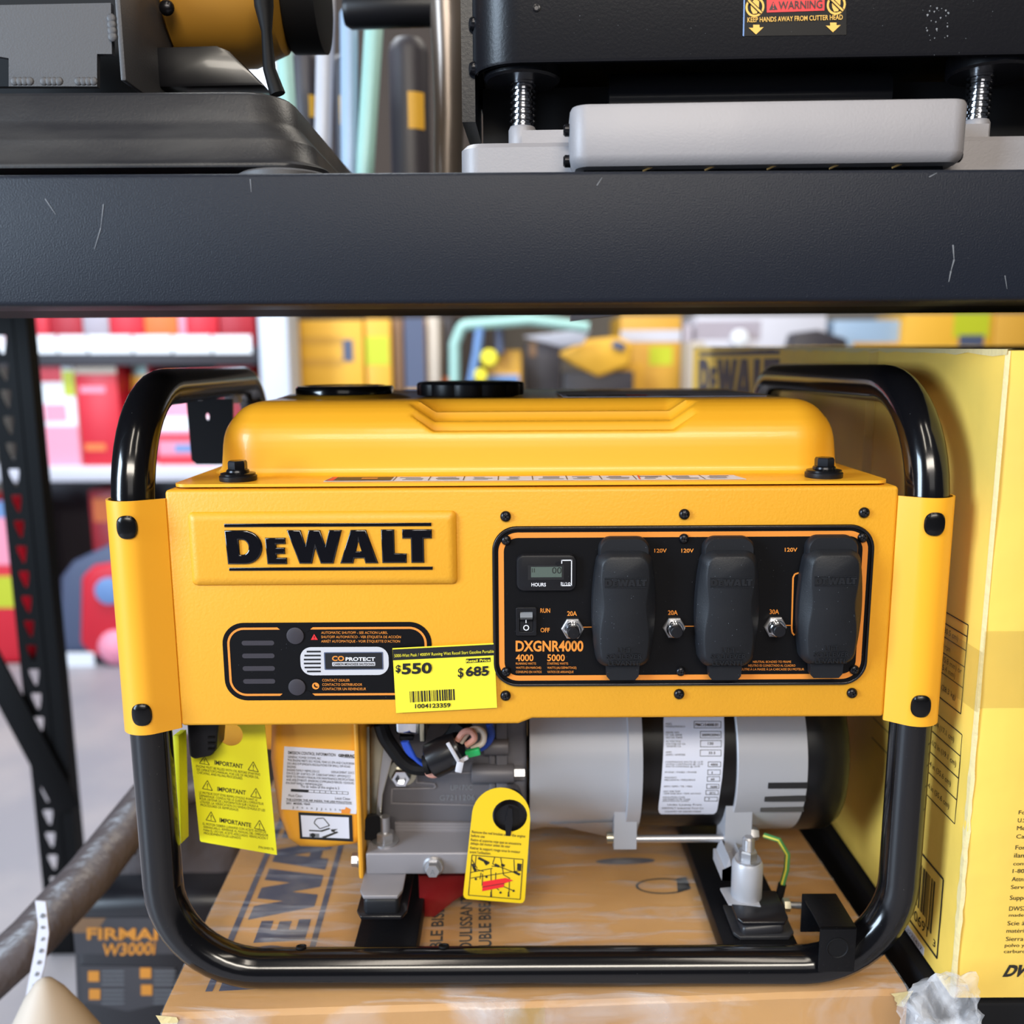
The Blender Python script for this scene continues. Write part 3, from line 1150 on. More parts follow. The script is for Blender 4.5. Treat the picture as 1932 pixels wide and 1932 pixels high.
# hour meter
q0, q1 = U(*c1(180, 418), OY), U(*c1(453, 252), OY)
b = MB()
b.loft([[Vector((x, y, z)) for x, z in rrect(q0.x + i, q0.z + i, q1.x - i, q1.z - i, 0.0055 - i, 6)] for i, y in
        ((0.0, OY), (0, OY - 0.0032), (0.0006, OY - 0.0042), (0.0018, OY - 0.0046))], 'black_plastic', True, False, True)
FY = OY - 0.0046
m1 = lambda x, y: U(*c1(x, y), FY)
a, bb = m1(232, 372), m1(396, 305)
b.prism([(x, FY - 0.0002, z) for x, z in ((a.x, a.z), (bb.x, a.z), (bb.x, bb.z), (a.x, bb.z))], (0, 0.0002, 0), 'black_print')
a, bb = m1(246, 360), m1(386, 312)
b.prism([(x, FY - 0.0004, z) for x, z in ((a.x, a.z), (bb.x, a.z), (bb.x, bb.z), (a.x, bb.z))], (0, 0.0002, 0), 'lcd_glass')
b.text('00', m1(342, 342), m1(384, 342), m1(342, 314), 'black_print', 0.0006, -0.01)
b.text('II', m1(250, 338), m1(262, 338), m1(250, 318), 'black_print', 0.0006, -0.02)
b.text('HOURS', m1(248, 401), m1(314, 401), m1(248, 386), 'white_print', 0.0002, 0.02)
b.text('1/10', m1(390, 396), m1(425, 396), m1(390, 383), 'white_print', 0.0002, 0.01)
for xa, ya, xb, yb in ((385, 280, 432, 285), (428, 280, 433, 400), (383, 396, 433, 400), (382, 382, 386, 400), (384, 280, 388, 298)):
    a, bb = m1(xa, yb), m1(xb, ya)
    b.prism([(x, FY - 0.0002, z) for x, z in ((a.x, a.z), (bb.x, a.z), (bb.x, bb.z), (a.x, bb.z))], (0, 0.0001, 0), 'white_print')
q = m1(370, 297)
b.lathe([(0.0018, 0), (0.0018, 0.0004)], (q.x, FY, q.z), (0, -1, 0), 'black_satin', 16)
b.build('hour_meter', PAN)

# rocker switch
q0, q1 = U(*c1(178, 622), OY), U(*c1(271, 494), OY)
b = MB()
b.shape([rrect(q0.x, q0.z, q1.x, q1.z, 0.001, 2), rrect(q0.x + 0.0026, q0.z + 0.003, q1.x - 0.0026, q1.z - 0.003, 0.0008, 2)],
        lambda x, y, z=0: Vector((x, OY - 0.0012 - z, y)), 'black_plastic', 0.0012, 0.0003)
xa, xb = q0.x + 0.003, q1.x - 0.003
za, zm, zb2 = q0.z + 0.0036, (q0.z + q1.z) / 2, q1.z - 0.0036
b.prism([(xa, OY - 0.0005, za), (xa, OY - 0.0028, za), (xa, OY - 0.0022, zm), (xa, OY - 0.0056, zb2 - 0.004), (xa, OY - 0.0005, zb2)], (xb - xa, 0, 0), 'black_plastic')
b.poly([(xa, OY - 0.0057, zb2 - 0.0042), (xb, OY - 0.0057, zb2 - 0.0042), (xb, OY - 0.0012, zb2), (xa, OY - 0.0012, zb2)], 'grey_print')
q = U(*c1(224, 590), OY - 0.003)
b.shape([circ(q.x, q.z, 0.0022), circ(q.x, q.z, 0.0015)], front(OY - 0.0032), 'white_print')
q = U(*c1(223, 554), OY - 0.003)
b.span((q.x - 0.0003, OY - 0.0040, q.z - 0.0022), (q.x + 0.0003, OY - 0.0034, q.z + 0.0022), 'white_print')
b.build('rocker_switch', PAN)

# circuit breakers
for px, py in (c1(435, 592), c1(897, 588), c1(1357, 584)):
    q = U(px, py, OY)
    b = MB()
    b.lathe([(0.0085, 0), (0.0085, 0.0022), (0.0078, 0.0028), (0.0060, 0.0028)], (q.x, OY, q.z), (0, -1, 0), 'zinc', 6, False)
    b.lathe([(0.0064, 0.0028), (0.0064, 0.0050), (0.0058, 0.0056), (0.0058, 0.0080), (0.0052, 0.0086), (0.0046, 0.0086)], (q.x, OY, q.z), (0, -1, 0), 'chrome', 24)
    b.lathe([(0.0046, 0.008), (0.0046, 0.0125), (0.0040, 0.0132), (0.001, 0.0134)], (q.x, OY, q.z), (0, -1, 0), 'black_plastic', 20)
    b.build('circuit_breaker', PAN)


# outlet covers
def outlet_cover(cxp, top, bot):
    cc = U(cxp, (top + bot) / 2, OY - 0.006)
    zt, zb = U(cxp, top, OY - 0.006).z, U(cxp, bot, OY - 0.006).z
    h = zt - zb
    X = cc.x
    b = MB()

    def outl(zlo, zhi, wmid, wend, r, waist=0.0, n=10):
        """closed outline, sides bowed: half width wend at both ends, wmid in the middle (minus the waist)"""
        pts = []

        def hw(t):
            return wend + (wmid - wend) * math.sin(PI * t) ** 0.8 - waist * math.exp(-((t - 0.55) / 0.24) ** 2)
        for i in range(n + 1):      # bottom right corner up the right side
            a = R(-90 + 90 * i / n)
            pts.append((hw(0.0) - r + r * math.cos(a), zlo + r + r * math.sin(a)))
        for i in range(1, 12):
            t = i / 12
            pts.append((hw(t), zlo + r + (zhi - zlo - 2 * r) * t))
        for i in range(n + 1):
            a = R(90 * i / n)
            pts.append((hw(1.0) - r + r * math.cos(a), zhi - r + r * math.sin(a)))
        return pts + [(-x, z) for x, z in pts[::-1]]

    def ring(o, y):
        return [Vector((X + x, OY - y, z)) for x, z in o]
    # hinge plate at the top
    ht = zt
    o = outl(zt - 0.030, zt, 0.0185, 0.0185, 0.009)
    o2 = outl(zt - 0.029, zt - 0.001, 0.0172, 0.0172, 0.0085)
    b.loft([ring(o, 0), ring(o, 0.007), ring(o2, 0.0088)], 'rubber_cover', True, False, True)
    # lid
    lt, lb = zt - h * 0.085, zb + h * 0.10
    A0 = outl(lb, lt, 0.0232, 0.0205, 0.0100)
    A1 = outl(lb + 0.0008, lt - 0.0008, 0.0226, 0.0200, 0.0096)
    B0 = outl(lb + 0.0035, lt - 0.0030, 0.0195, 0.0175, 0.0085, 0.0036)
    B1 = outl(lb + 0.0050, lt - 0.0042, 0.0182, 0.0162, 0.0080, 0.0036)
    b.loft([ring(A0, 0.001), ring(A0, 0.0085), ring(A1, 0.0098), ring(B0, 0.0150), ring(B1, 0.0160)], 'rubber_cover', True, False, True)
    # pull tab
    tw = 0.0125
    b.prism([(X - tw, OY - 0.002, lb + 0.004), (X + tw, OY - 0.002, lb + 0.004), (X + tw * 0.95, OY - 0.002, zb + 0.003), (X + tw * 0.75, OY - 0.002, zb),
             (X - tw * 0.75, OY - 0.002, zb), (X - tw * 0.95, OY - 0.002, zb + 0.003)], (0, -0.0065, 0), 'rubber_cover')
    fy = OY - 0.0160
    zz = zt - h * 0.325
    logo(b, front(fy), X - 0.0152, zz, 0.0304, 0.0072, 'rubber_cover', 0.0006, 0.0)
    for k, (s, w) in enumerate((('LIFT', 0.0105), ('SOULEVER', 0.026), ('LEVANTE', 0.023))):
        z0 = zt - h * (0.775 + 0.046 * k)
        vs, fs = text_mesh(s, 0.01)
        x0, x1 = min(v[0] for v in vs), max(v[0] for v in vs)
        ch = cap_height()
        base = [(X - w / 2 + w * (v[0] - x0) / (x1 - x0), z0 + 0.0034 * v[1] / ch) for v in vs]
        b.add([(x, fy - 0.0006, z) for x, z in base], fs, 'rubber_cover')
        cnt = {}
        for f in fs:
            for i in range(len(f)):
                e = (f[i], f[(i + 1) % len(f)])
                cnt[tuple(sorted(e))] = cnt.get(tuple(sorted(e)), []) + [e]
        b.add([(x, fy - 0.0006, z) for x, z in base] + [(x, fy + 0.0002, z) for x, z in base],
              [(e[0][0], e[0][1], e[0][1] + len(base), e[0][0] + len(base)) for e in cnt.values() if len(e) == 1], 'rubber_cover')
    return b.build('outlet_cover', PAN, angle=40)


outlet_cover(1176, 1014, 1281)
outlet_cover(1371, 1013, 1281)
outlet_cover(1564, 1011, 1277)

# ---- carbon monoxide label panel
def c8(x, y):
    return (320 + x / 3.019, 920 + y / 3.019)


g8 = lambda x, y: U(*c8(x, y), 0)
q0, q1 = g8(322, 1212), g8(1490, 764)
b = MB()
LY = -0.0003
b.prism([(x, LY, z) for x, z in rrect(q0.x, q0.z, q1.x, q1.z, 0.0165, 10)], (0, 0.0006, 0), 'panel_black')
i1, i2 = 0.0036, 0.0053
b.shape([rrect(q0.x + i1, q0.z + i1, q1.x - i1, q1.z - i1, 0.013, 10), rrect(q0.x + i2, q0.z + i2, q1.x - i2, q1.z - i2, 0.0112, 10)], front(LY - 0.0002), 'orange_print')
for x, y in ((717, 842), (727, 1134)):
    q = g8(x, y)
    up = y < 1000
    zz = q1.z - 0.0028 if up else q0.z + 0.0028
    s = 0.010
    zi = zz - 0.0045 if up else zz + 0.0045
    b.poly([(q.x - s - 0.004, LY - 0.0003, zz), (q.x - s + 0.001, LY - 0.0003, zi), (q.x + s - 0.001, LY - 0.0003, zi), (q.x + s + 0.004, LY - 0.0003, zz)], 'panel_black')
    b.lathe([(0.0064, 0), (0.0064, 0.0006), (0.0058, 0.0008), (0.001, 0.0009)], (q.x, LY - 0.0003, q.z), (0, -1, 0), 'pack_dark', 28)
for k, y in enumerate((884, 957, 1029, 1102)):
    a, bb = g8(412 + 3 * k, y + 14), g8(596 + 2 * k, y - 14)
    b.shape([rrect(a.x, a.z, bb.x, bb.z, (bb.z - a.z) / 2 - 1e-5, 6)], front(LY - 0.0002), 'pack_dark')
# silver badge
a, bb = g8(750, 1068), g8(1246, 905)
b.shape([rrect(a.x, a.z, bb.x, bb.z, 0.0085, 8)], front(LY - 0.0003), 'label_silver')
for k in range(6):
    y = 932 + 22.6 * k
    ins = (16, 3, 0, 0, 4, 18)[k]
    a2, b2 = g8(766 + ins, y + 5), g8(862, y - 5)
    b.shape([rrect(a2.x, a2.z, b2.x, b2.z, 0.0002, 2)], front(LY - 0.0005), 'black_print')
for x0, y0, x1, y1, m in ((884, 1036, 1216, 934, 'pack_slate'), (890, 1031, 1210, 939, 'black_print'), (928, 1014, 1172, 990, 'label_silver')):
    a2, b2 = g8(x0, y0), g8(x1, y1)
    LY -= 0.00012
    b.shape([rrect(a2.x, a2.z, b2.x, b2.z, 0.0006, 2)], front(LY - 0.0004), m)
t8 = lambda s, x0, x1, yb, yt, m, bold=0.0: b.text(s, g8(x0, yb) + Vector((0, LY - 0.0004, 0)), g8(x1, yb) + Vector((0, LY - 0.0004, 0)), g8(x0, yt) + Vector((0, LY - 0.0004, 0)), m, 0.0002, bold)
t8('CO', 927, 996, 983, 957, 'orange_print', 0.03)
t8('PROTECT', 1004, 1172, 983, 964, 'white_print', 0.03)
t8('CARBON MONOXIDE SHUTDOWN', 934, 1166, 1009, 996, 'black_print', 0.02)
LY = -0.0003
for k, s in enumerate(('AUTOMATIC SHUTOFF - SEE ACTION LABEL', 'SHUTOFF AUTOMÁTICO - VER ETIQUETA DE ACCIÓN', 'ARRÊT AUTOMATIQUE - VOIR ÉTIQUETTE D’ACTION')):
    t8(s, 865, (1243, 1318, 1313)[k], 831 + 24.5 * k, 817 + 24.5 * k, 'orange_print', 0.0)
for k, s in enumerate(('CONTACT DEALER', 'CONTACTO DISTRIBUIDOR', 'CONTACTER UN REVENDEUR')):
    t8(s, 871, (1027, 1098, 1120)[k], 1102 + 24.5 * k, 1088 + 24.5 * k, 'orange_print', 0.0)
q = g8(825, 852)
b.poly([(q.x - 0.0026, LY - 0.0004, q.z - 0.0018), (q.x + 0.0026, LY - 0.0004, q.z - 0.0018), (q.x, LY - 0.0004, q.z + 0.0027)], 'red_print')
b.text('!', q + Vector((-0.0003, LY - 0.0005, -0.0014)), q + Vector((0.0003, LY - 0.0005, -0.0014)), q + Vector((-0.0003, LY - 0.0005, 0.0012)), 'black_print', 0.0002)
q = g8(833, 1128)
b.shape([circ(q.x, q.z, 0.0027)], front(LY - 0.0004), 'orange_print')
b.shape([_arc2(q.x + 0.0006, q.z + 0.0006, 0.0019, 0.0019, 150, 300, 8) + _arc2(q.x + 0.0010, q.z + 0.0010, 0.0014, 0.0014, 290, 160, 8)], front(LY - 0.0006), 'panel_black')
b.build('shutoff_label', GEN)

# ---- price sticker
b = MB()
n_ = 10
corn = [c8(1269, 916), c8(1849, 886), c8(1865, 1254), c8(1290, 1284)]
SY = -0.0026
P = [U(*c, SY) for c in corn]
grid = []
for j in range(7):
    for i in range(n_ + 1):
        u, v = i / n_, j / 6
        p = P[0] * (1 - u) * (1 - v) + P[1] * u * (1 - v) + P[2] * u * v + P[3] * (1 - u) * v
        grid.append(p)
w_ = n_ + 1
b.add(grid + [p + Vector((0, 0.0006, 0)) for p in grid], [(j * w_ + i, j * w_ + i + 1, (j + 1) * w_ + i + 1, (j + 1) * w_ + i) for j in range(6) for i in range(n_)]
      + [(77 + j * w_ + i, 77 + (j + 1) * w_ + i, 77 + (j + 1) * w_ + i + 1, 77 + j * w_ + i + 1) for j in range(6) for i in range(n_)], 'sticker_yellow', True)
s8 = lambda x, y, d=0.0002: U(*c8(x, y), SY - d)
b.poly([s8(1270, 922), s8(1849, 893), s8(1850, 955), s8(1273, 984)], 'black_print')
b.poly([s8(1688, 975), s8(1828, 968), s8(1828, 992), s8(1688, 1000)], 'black_print')


def st(s, x0, y0, x1, y1, h, m, bold=0.0, d=0.0004):
    b.text(s, s8(x0, y0, d), s8(x1, y1, d), s8(x0, y0 - h, d), m, 0.0002, bold)


st('5000-Watt Peak / 4000W Running Watt Recoil Start Gasoline Portable', 1280, 966, 1847, 940, 17, 'sticker_yellow', 0.0)
st('Retail Price', 1690, 995, 1825, 988, 14, 'sticker_yellow', 0.02)
st('$', 1288, 1050, 1316, 1049, 38, 'black_print', 0.03)
st('550', 1322, 1061, 1494, 1054, 56, 'black_print', 0.035)
st('$', 1642, 1078, 1674, 1077, 50, 'black_print', 0.015)
st('685', 1687, 1073, 1818, 1068, 50, 'black_print', 0.03)
b.poly([s8(1686, 1052, 0.0005), s8(1820, 1045, 0.0005), s8(1820, 1050, 0.0005), s8(1686, 1057, 0.0005)], 'black_print')
st('1004123359', 1398, 1256, 1600, 1250, 23, 'black_print', 0.025)
rb = random.Random(3)
x = 1367
while x < 1622:
    w = rb.choice((3, 3, 6, 9))
    yo = -(x - 1367) * 0.055
    b.poly([s8(x, 1161 + yo), s8(x + w, 1161 + yo), s8(x + w + 3, 1224 + yo), s8(x + 3, 1224 + yo)], 'black_print')
    x += w + rb.choice((3, 4, 6))
plab(b.build('price_sticker', GEN), 'bright yellow price sticker with barcode')

# ================================================================== tank
ZF = 0.4082
fx0, fx1 = -0.2485, 0.2765
b = MB()
b.prism([(x, y, ZF) for x, y in rrect(fx0, 0.004, fx1, 0.40, 0.010, 6)], (0, 0, -0.0022), 'yellow_smooth')
dx0, dx1, dy0, dy1, dz = -0.2365, 0.2640, 0.050, 0.385, 0.4655
prof = [(-0.0050, 0.0), (-0.0030, 0.0006), (-0.0012, 0.0022), (0.0, 0.005), (0.0006, 0.010), (0.0012, 0.016), (0.0018, 0.022), (0.0026, 0.027), (0.0040, 0.0320),
        (0.0060, 0.0365), (0.0085, 0.0405), (0.0115, 0.0440), (0.0150, 0.0480), (0.0190, 0.0512), (0.0240, 0.0538), (0.0300, 0.0556), (0.0370, 0.0565), (0.0450, 0.0568), (0.055, 0.0568)]
rings = []


def dome_ring(ins, n_side=170):
    r = max(0.040 - ins, 0.004)
    x0, x1, y0, y1 = dx0 + ins, dx1 - ins, dy0 + ins, dy1 - ins
    pts = []
    for i in range(n_side):
        pts.append((x0 + r + (x1 - x0 - 2 * r) * i / n_side, y0))
    for i in range(10):
        a = R(-90 + 9 * i)
        pts.append((x1 - r + r * math.cos(a), y0 + r + r * math.sin(a)))
    for i in range(16):
        pts.append((x1, y0 + r + (y1 - y0 - 2 * r) * i / 16))
    for i in range(10):
        a = R(9 * i)
        pts.append((x1 - r + r * math.cos(a), y1 - r + r * math.sin(a)))
    for i in range(20):
        pts.append((x1 - r - (x1 - x0 - 2 * r) * i / 20, y1))
    for i in range(10):
        a = R(90 + 9 * i)
        pts.append((x0 + r + r * math.cos(a), y1 - r + r * math.sin(a)))
    for i in range(16):
        pts.append((x0, y1 - r - (y1 - y0 - 2 * r) * i / 16))
    for i in range(10):
        a = R(180 + 9 * i)
        pts.append((x0 + r + r * math.cos(a), y0 + r + r * math.sin(a)))
    return pts


ra, rb_ = U(818, 816, 0.056), U(1272, 816, 0.056)
ta, tb = U(738, 760, 0.065), U(1352, 760, 0.065)
rxa, rxb = ra.x, rb_.x
RZ = ra.z


def cut(x, y, z):
    """the stepped recess pressed into the upper front edge of the tank"""
    dxx = max(rxa - x, x - rxb, 0.0)
    if y > dy0 + 0.085:
        return z
    slope = (ta.z - ra.z) / max(rxa - ta.x, 1e-4)
    zc = RZ + dxx * slope
    t = y - dy0
    def stp(a, w):
        return min(max((t - a) / w, 0.0), 1.0)
    zc += 0.06 * t + 0.0062 * stp(0.014, 0.003) + 0.0062 * stp(0.027, 0.003) + max(t - 0.040, 0) * 1.2
    return min(z, zc)


PR2 = []
for (a0, h0), (a1, h1) in zip(prof[:-1], prof[1:]):
    for k in range(3):
        PR2.append((a0 + (a1 - a0) * k / 3, h0 + (h1 - h0) * k / 3))
PR2 += [(0.055, 0.0568), (0.062, 0.0567), (0.075, 0.0563), (0.10, 0.0558)]
for ins, h in PR2:
    rings.append([Vector((x, y, cut(x, y, ZF + h) if h > 0.012 else ZF + h)) for x, y in dome_ring(ins)])
b.loft(rings, 'yellow_smooth', True, False, True)
# gauge boss
gc = U(641, 738, 0.14)
GXc = gc.x
b.lathe([(0.060, 0), (0.055, 0.0014), (0.049, 0.0034), (0.045, 0.0036)], (GXc, 0.165, 0.4638), (0, 0, 1), 'yellow_smooth', 40)
TANK = b.build('fuel_tank', GEN, angle=50)
# fuel gauge
b = MB()
b.lathe([(0.041, 0), (0.0432, 0.0015), (0.0432, 0.006), (0.0420, 0.0082), (0.036, 0.0088), (0.034, 0.0080), (0.030, 0.0080)], (GXc, 0.165, 0.4662), (0, 0, 1), 'black_gloss', 48)
b.build('fuel_gauge', TANK)
# filler cap with scalloped rim and its neck
fc = U(886, 735, 0.17)
b = MB()
b.lathe([(0.040, 0), (0.040, 0.006)], (fc.x, 0.185, 0.4600), (0, 0, 1), 'pack_brown', 40)
sc = lambda a, r, h: 1.0 - (0.055 * (1 - abs(math.cos(6 * a)) ** 0.6) if r > 0.04 else 0)
b.lathe([(0.044, 0), (0.0485, 0.0006), (0.0490, 0.002), (0.0490, 0.0105), (0.0475, 0.0122), (0.044, 0.0128), (0.02, 0.0130)], (fc.x, 0.185, 0.4645), (0, 0, 1), 'black_plastic', 96, True, sc)
b.build('fuel_cap', TANK, angle=30)
# label lying on the tank top
zt = ZF + 0.0568 + 0.0003
a0, a1 = UZ(1045, 739, zt), UZ(1440, 741, zt)
b = MB()
LXa, LXb = U(1062, 748, 0.12).x, U(1440, 748, 0.12).x
b.prism([(LXa, 0.110, zt), (LXb, 0.110, zt), (LXb, 0.25, zt), (LXa, 0.25, zt)], (0, 0, 0.0004), 'pack_lilac')
b.prism([(LXa + 0.004, 0.112, zt + 0.0005), (LXb - 0.1, 0.112, zt + 0.0005), (LXb - 0.1, 0.150, zt + 0.0005), (LXa + 0.004, 0.150, zt + 0.0005)], (0, 0, 0.0002), 'black_print')
for k in range(3):
    xx = LXa + 0.02 + 0.035 * k
    b.poly([(xx, 0.118, zt + 0.0008), (xx + 0.018, 0.118, zt + 0.0008), (xx + 0.018, 0.14, zt + 0.0008), (xx, 0.14, zt + 0.0008)], ('grey_print', 'red_print', 'grey_print')[k])
b.build('warning_label', TANK)
# strip label on the flange
b = MB()
zs = ZF + 0.0002
fx = lambda px: UZ(px, 904, zs).x
ya, yb = 0.014, 0.037
b.prism([(fx(617), ya, zs), (fx(1408), ya, zs), (fx(1398), yb, zs), (fx(622), yb, zs)], (0, 0, 0.0002), 'label_white')
dk = zs + 0.0004
b.poly([(fx(619), ya + .001, dk), (fx(740), ya + .001, dk), (fx(740), yb - .001, dk), (fx(624), yb - .001, dk)], 'black_print')
b.poly([(fx(622), ya + .001, dk + .0001), (fx(634), ya + .001, dk + .0001), (fx(634), yb - .001, dk + .0001), (fx(626), yb - .001, dk + .0001)], 'red_print')
b.poly([(fx(682), ya + .010, dk + .0001), (fx(712), ya + .010, dk + .0001), (fx(712), ya + .016, dk + .0001), (fx(682), ya + .016, dk + .0001)], 'orange_print')
rr = random.Random(5)
for k in range(10):
    xa = 752 + 65 * k
    for j in range(3):
        yy = ya + 0.004 + j * 0.006
        x0_, x1_ = xa + rr.uniform(0, 14), xa + rr.uniform(30, 52)
        b.poly([(fx(x0_), yy, dk), (fx(x1_), yy, dk), (fx(x1_), yy + 0.0026, dk), (fx(x0_), yy + 0.0026, dk)], rr.choice(('grey_print', 'black_print', 'grey_print')))
    b.poly([(fx(xa - 8), ya, dk), (fx(xa - 6), ya, dk), (fx(xa - 6), yb, dk), (fx(xa - 8), yb, dk)], 'black_print')
b.poly([(fx(1205), ya, dk + .0001), (fx(1208), ya, dk + .0001), (fx(1212), yb, dk + .0001), (fx(1209), yb, dk + .0001)], 'red_print')
b.build('pictogram_strip', TANK)
# tank bolts with washers and rubber bushing
for px, py in ((455, 904), (1556, 901)):
    q = UZ(px, py, ZF)
    bx, by = q.x, 0.0245
    b = MB()
    b.lathe([(0.0135, 0), (0.0138, 0.0008), (0.0138, 0.0036), (0.0130, 0.0042), (0.0125, 0.0042)], (bx, by, ZF), (0, 0, 1), 'black_plastic', 36)
    b.lathe([(0.0128, 0.0042), (0.0128, 0.0056), (0.0085, 0.0066)], (bx, by, ZF), (0, 0, 1), 'screw_black', 36)
    b.lathe([(0.0086, 0.0066), (0.0082, 0.0080), (0.0070, 0.0088)], (bx, by, ZF), (0, 0, 1), 'screw_black', 36)
    b.lathe([(0.0072, 0.0085), (0.0072, 0.0135), (0.0064, 0.0150), (0.0055, 0.0150)], (bx, by, ZF), (0, 0, 1), 'screw_black', 6, False)
    b.lathe([(0.0125, -0.0022), (0.0130, -0.0034), (0.0130, -0.0042)], (bx, by, ZF), (0, 0, 1), 'black_plastic', 36)
    b.build('tank_bolt', TANK)

# ================================================================== engine bay
# recoil starter shroud
b = MB()
YS = 0.062
pts = [U(512, 1372, YS), U(505, 1440, YS), U(520, 1545, YS), U(538, 1590, YS), U(562, 1607, YS), U(612, 1609, YS), U(688, 1600, YS), U(688, 1366, YS)]
pts = [Vector((p.x, YS, p.z)) for p in pts]
top = 0.235
pts[0].z = pts[-1].z = top
b.prism(pts, (0, 0.24, 0), 'orange_shroud')
SH = b.build('recoil_shroud', GEN, 0.012, 5)
b = MB()
b.lathe([(0.030, U(388, 1400, .12).x), (0.046, U(394, 1400, .12).x), (0.052, U(404, 1400, .12).x), (0.055, U(540, 1400, .12).x)], (0, 0.140, 0.200), (1, 0, 0), 'orange_shroud', 48)
b.build('starter_cover', SH)
b = MB()
e0, e1 = U(676, 1600, YS), U(690, 1655, YS)
b.span((e0.x, YS - 0.004, e1.z), (e1.x - 0.001, YS + 0.05, top), 'orange_shroud')
b.build('shroud_flange', SH, 0.003)
b = MB()
q = U(672, 1627, YS)
b.cyl((q.x + 0.006, YS + 0.004, q.z), (q.x - 0.004, YS + 0.004, q.z), 0.0058, 'zinc', 6, False)
b.cyl((q.x + 0.006, YS + 0.004, q.z), (q.x + 0.001, YS + 0.004, q.z), 0.0066, 'zinc', 20)
b.build('shroud_bolt', SH)

# emission label
def cE(x, y):
    return (320 + x / 4.391, 1340 + y / 4.391)


EY = YS - 0.0005
b = MB()
gE = lambda x, y, d=0.0: U(*cE(x, y), EY - d)
b.prism([gE(950, 300), gE(1576, 340), gE(1546, 860), gE(924, 820)], (0, 0.0004, 0), 'label_white')


def tE(s, x0, y0, x1, y1, h, bold=0.0, m='ink_black'):
    b.text(s, gE(x0, y0, 0.0002), gE(x1, y1, 0.0002), gE(x0 - 0.04 * h, y0 - h, 0.0002), m, 0.0002, bold)


tE('EMISSION CONTROL INFORMATION', 983, 362, 1374, 382, 24, 0.01)
tE('GENERAC', 1398, 383, 1534, 388, 20, 0.05)
b.poly([gE(1398, 388, .0003), gE(1532, 393, .0003), gE(1532, 399, .0003), gE(1460, 394, .0003)], 'ink_black')
for k, (s, w) in enumerate((('GENERAC POWER SYSTEMS, INC', 275), ('THIS ENGINE MEETS 2021 MODEL YEAR U.S. EPA AND CALIFORNIA', 553), ('EXH AND EVP EMISSION REGULATIONS FOR SMALL OFF-ROAD', 522), ('ENGINES', 72),
                            ('ENGINE FAMILY: MJPMS.2231CC', 270), ('EXH ECS: EM  EVAP ECS: CM  CARB EVAP FAMILY: UPMOM2CCT', 530), ('REFER TO OWNER’S MANUAL FOR MAINTENANCE SPECIFICATIONS', 558),
                            ('AND ADJUSTMENTS  EMISSIONS COMPLIANCE PERIOD: 125HOURS', 560), ('EPA EVAP FAMILY: MJPMPWHEQD01', 300))):
    y = 394 + 27 * k
    tE(s, 980 - 1.8 * k, y, 980 - 1.8 * k + w, y + w * 0.055, 18)
tE('DISPLACEMENT: 223CC', 1340, 520, 1530, 528, 18)
tE('The air index of this engine is 3', 1084, 640, 1404, 656, 22)
b.poly([gE(1005, 652, .0002), gE(1148, 659, .0002), gE(1147, 682, .0002), gE(1004, 674, .0002)], 'black_print')
for k in range(8):
    xx = 1148 + 47 * k
    yy = 660 + 2.4 * k
    b.poly([gE(xx, yy, .0002), gE(xx + 4, yy, .0002), gE(xx + 4, yy + 22, .0002), gE(xx, yy + 22, .0002)], 'ink_black')
for dy in (0, 20):
    b.poly([gE(1148, 659 + dy, .0002), gE(1480, 676 + dy, .0002), gE(1480, 679 + dy, .0002), gE(1148, 662 + dy, .0002)], 'ink_black')
tE('Most Clean', 985, 716, 1100, 720, 22)
tE('Least Clean', 1372, 738, 1496, 744, 22)
tE('THE LOWER THE AIR INDEX, THE LESS POLLUTION', 966, 745, 1506, 772, 15, 0.02)
b.poly([gE(962, 750, .0002), gE(1510, 778, .0002), gE(1510, 781, .0002), gE(962, 753, .0002)], 'ink_black')
tE('2021  MODEL YEAR', 966, 776, 1166, 786, 15, 0.02)
for k, s in enumerate('JFMAMJJASON'):
    xx = 1016 + 39 * k
    tE(s, xx, 812 + 2.2 * k, xx + 12, 812 + 2.2 * k, 16)
q = gE(1462, 829)
b.shape([[(q.x - .004, q.z - .0025), (q.x + .003, q.z - .003), (q.x + .004, q.z + .001), (q.x, q.z + .0032), (q.x - .001, q.z + .001), (q.x - .004, q.z + .001)]], front(EY - 0.0003), 'orange_print')
plab(b.build('emission_label', SH), 'white emission control label')
# oil pouring pictogram label
b = MB()
q0, q1 = gE(1056, 1066), gE(1518, 846)
sk = lambda x, y, d=0.0: gE(x, y + (x - 1056) * 0.055, d)
b.prism([sk(1066, 845), sk(1512, 845), sk(1520, 1064), sk(1080, 1064)], (0, 0.0004, 0), 'black_print')
b.poly([sk(1086, 868, .0002), sk(1484, 864, .0002), sk(1490, 1040, .0002), sk(1100, 1046, .0002)], 'label_white')
for pl in ([(1205, 905), (1222, 888), (1275, 882), (1325, 940), (1245, 972), (1198, 928)],):
    for (xa, ya), (xb, yb) in zip(pl, pl[1:] + pl[:1]):
        p, r_ = sk(xa, ya, .0004), sk(xb, yb, .0004)
        d = (r_ - p).normalized()
        nn = Vector((-d.z, 0, d.x)) * 0.0004
        b.poly([p + nn, r_ + nn, r_ - nn, p - nn], 'ink_black')
b.poly([sk(1155, 985, .0003), sk(1250, 985, .0003), sk(1320, 960, .0003), sk(1335, 968, .0003), sk(1262, 996, .0003), sk(1155, 996, .0003)], 'ink_black')
b.poly([sk(1255, 1040, .0003), sk(1385, 985, .0003), sk(1400, 995, .0003), sk(1290, 1046, .0003)], 'ink_black')
b.poly([sk(1335, 972, .0003), sk(1395, 965, .0003), sk(1365, 985, .0003), sk(1392, 1000, .0003), sk(1340, 990, .0003)], 'ink_black')
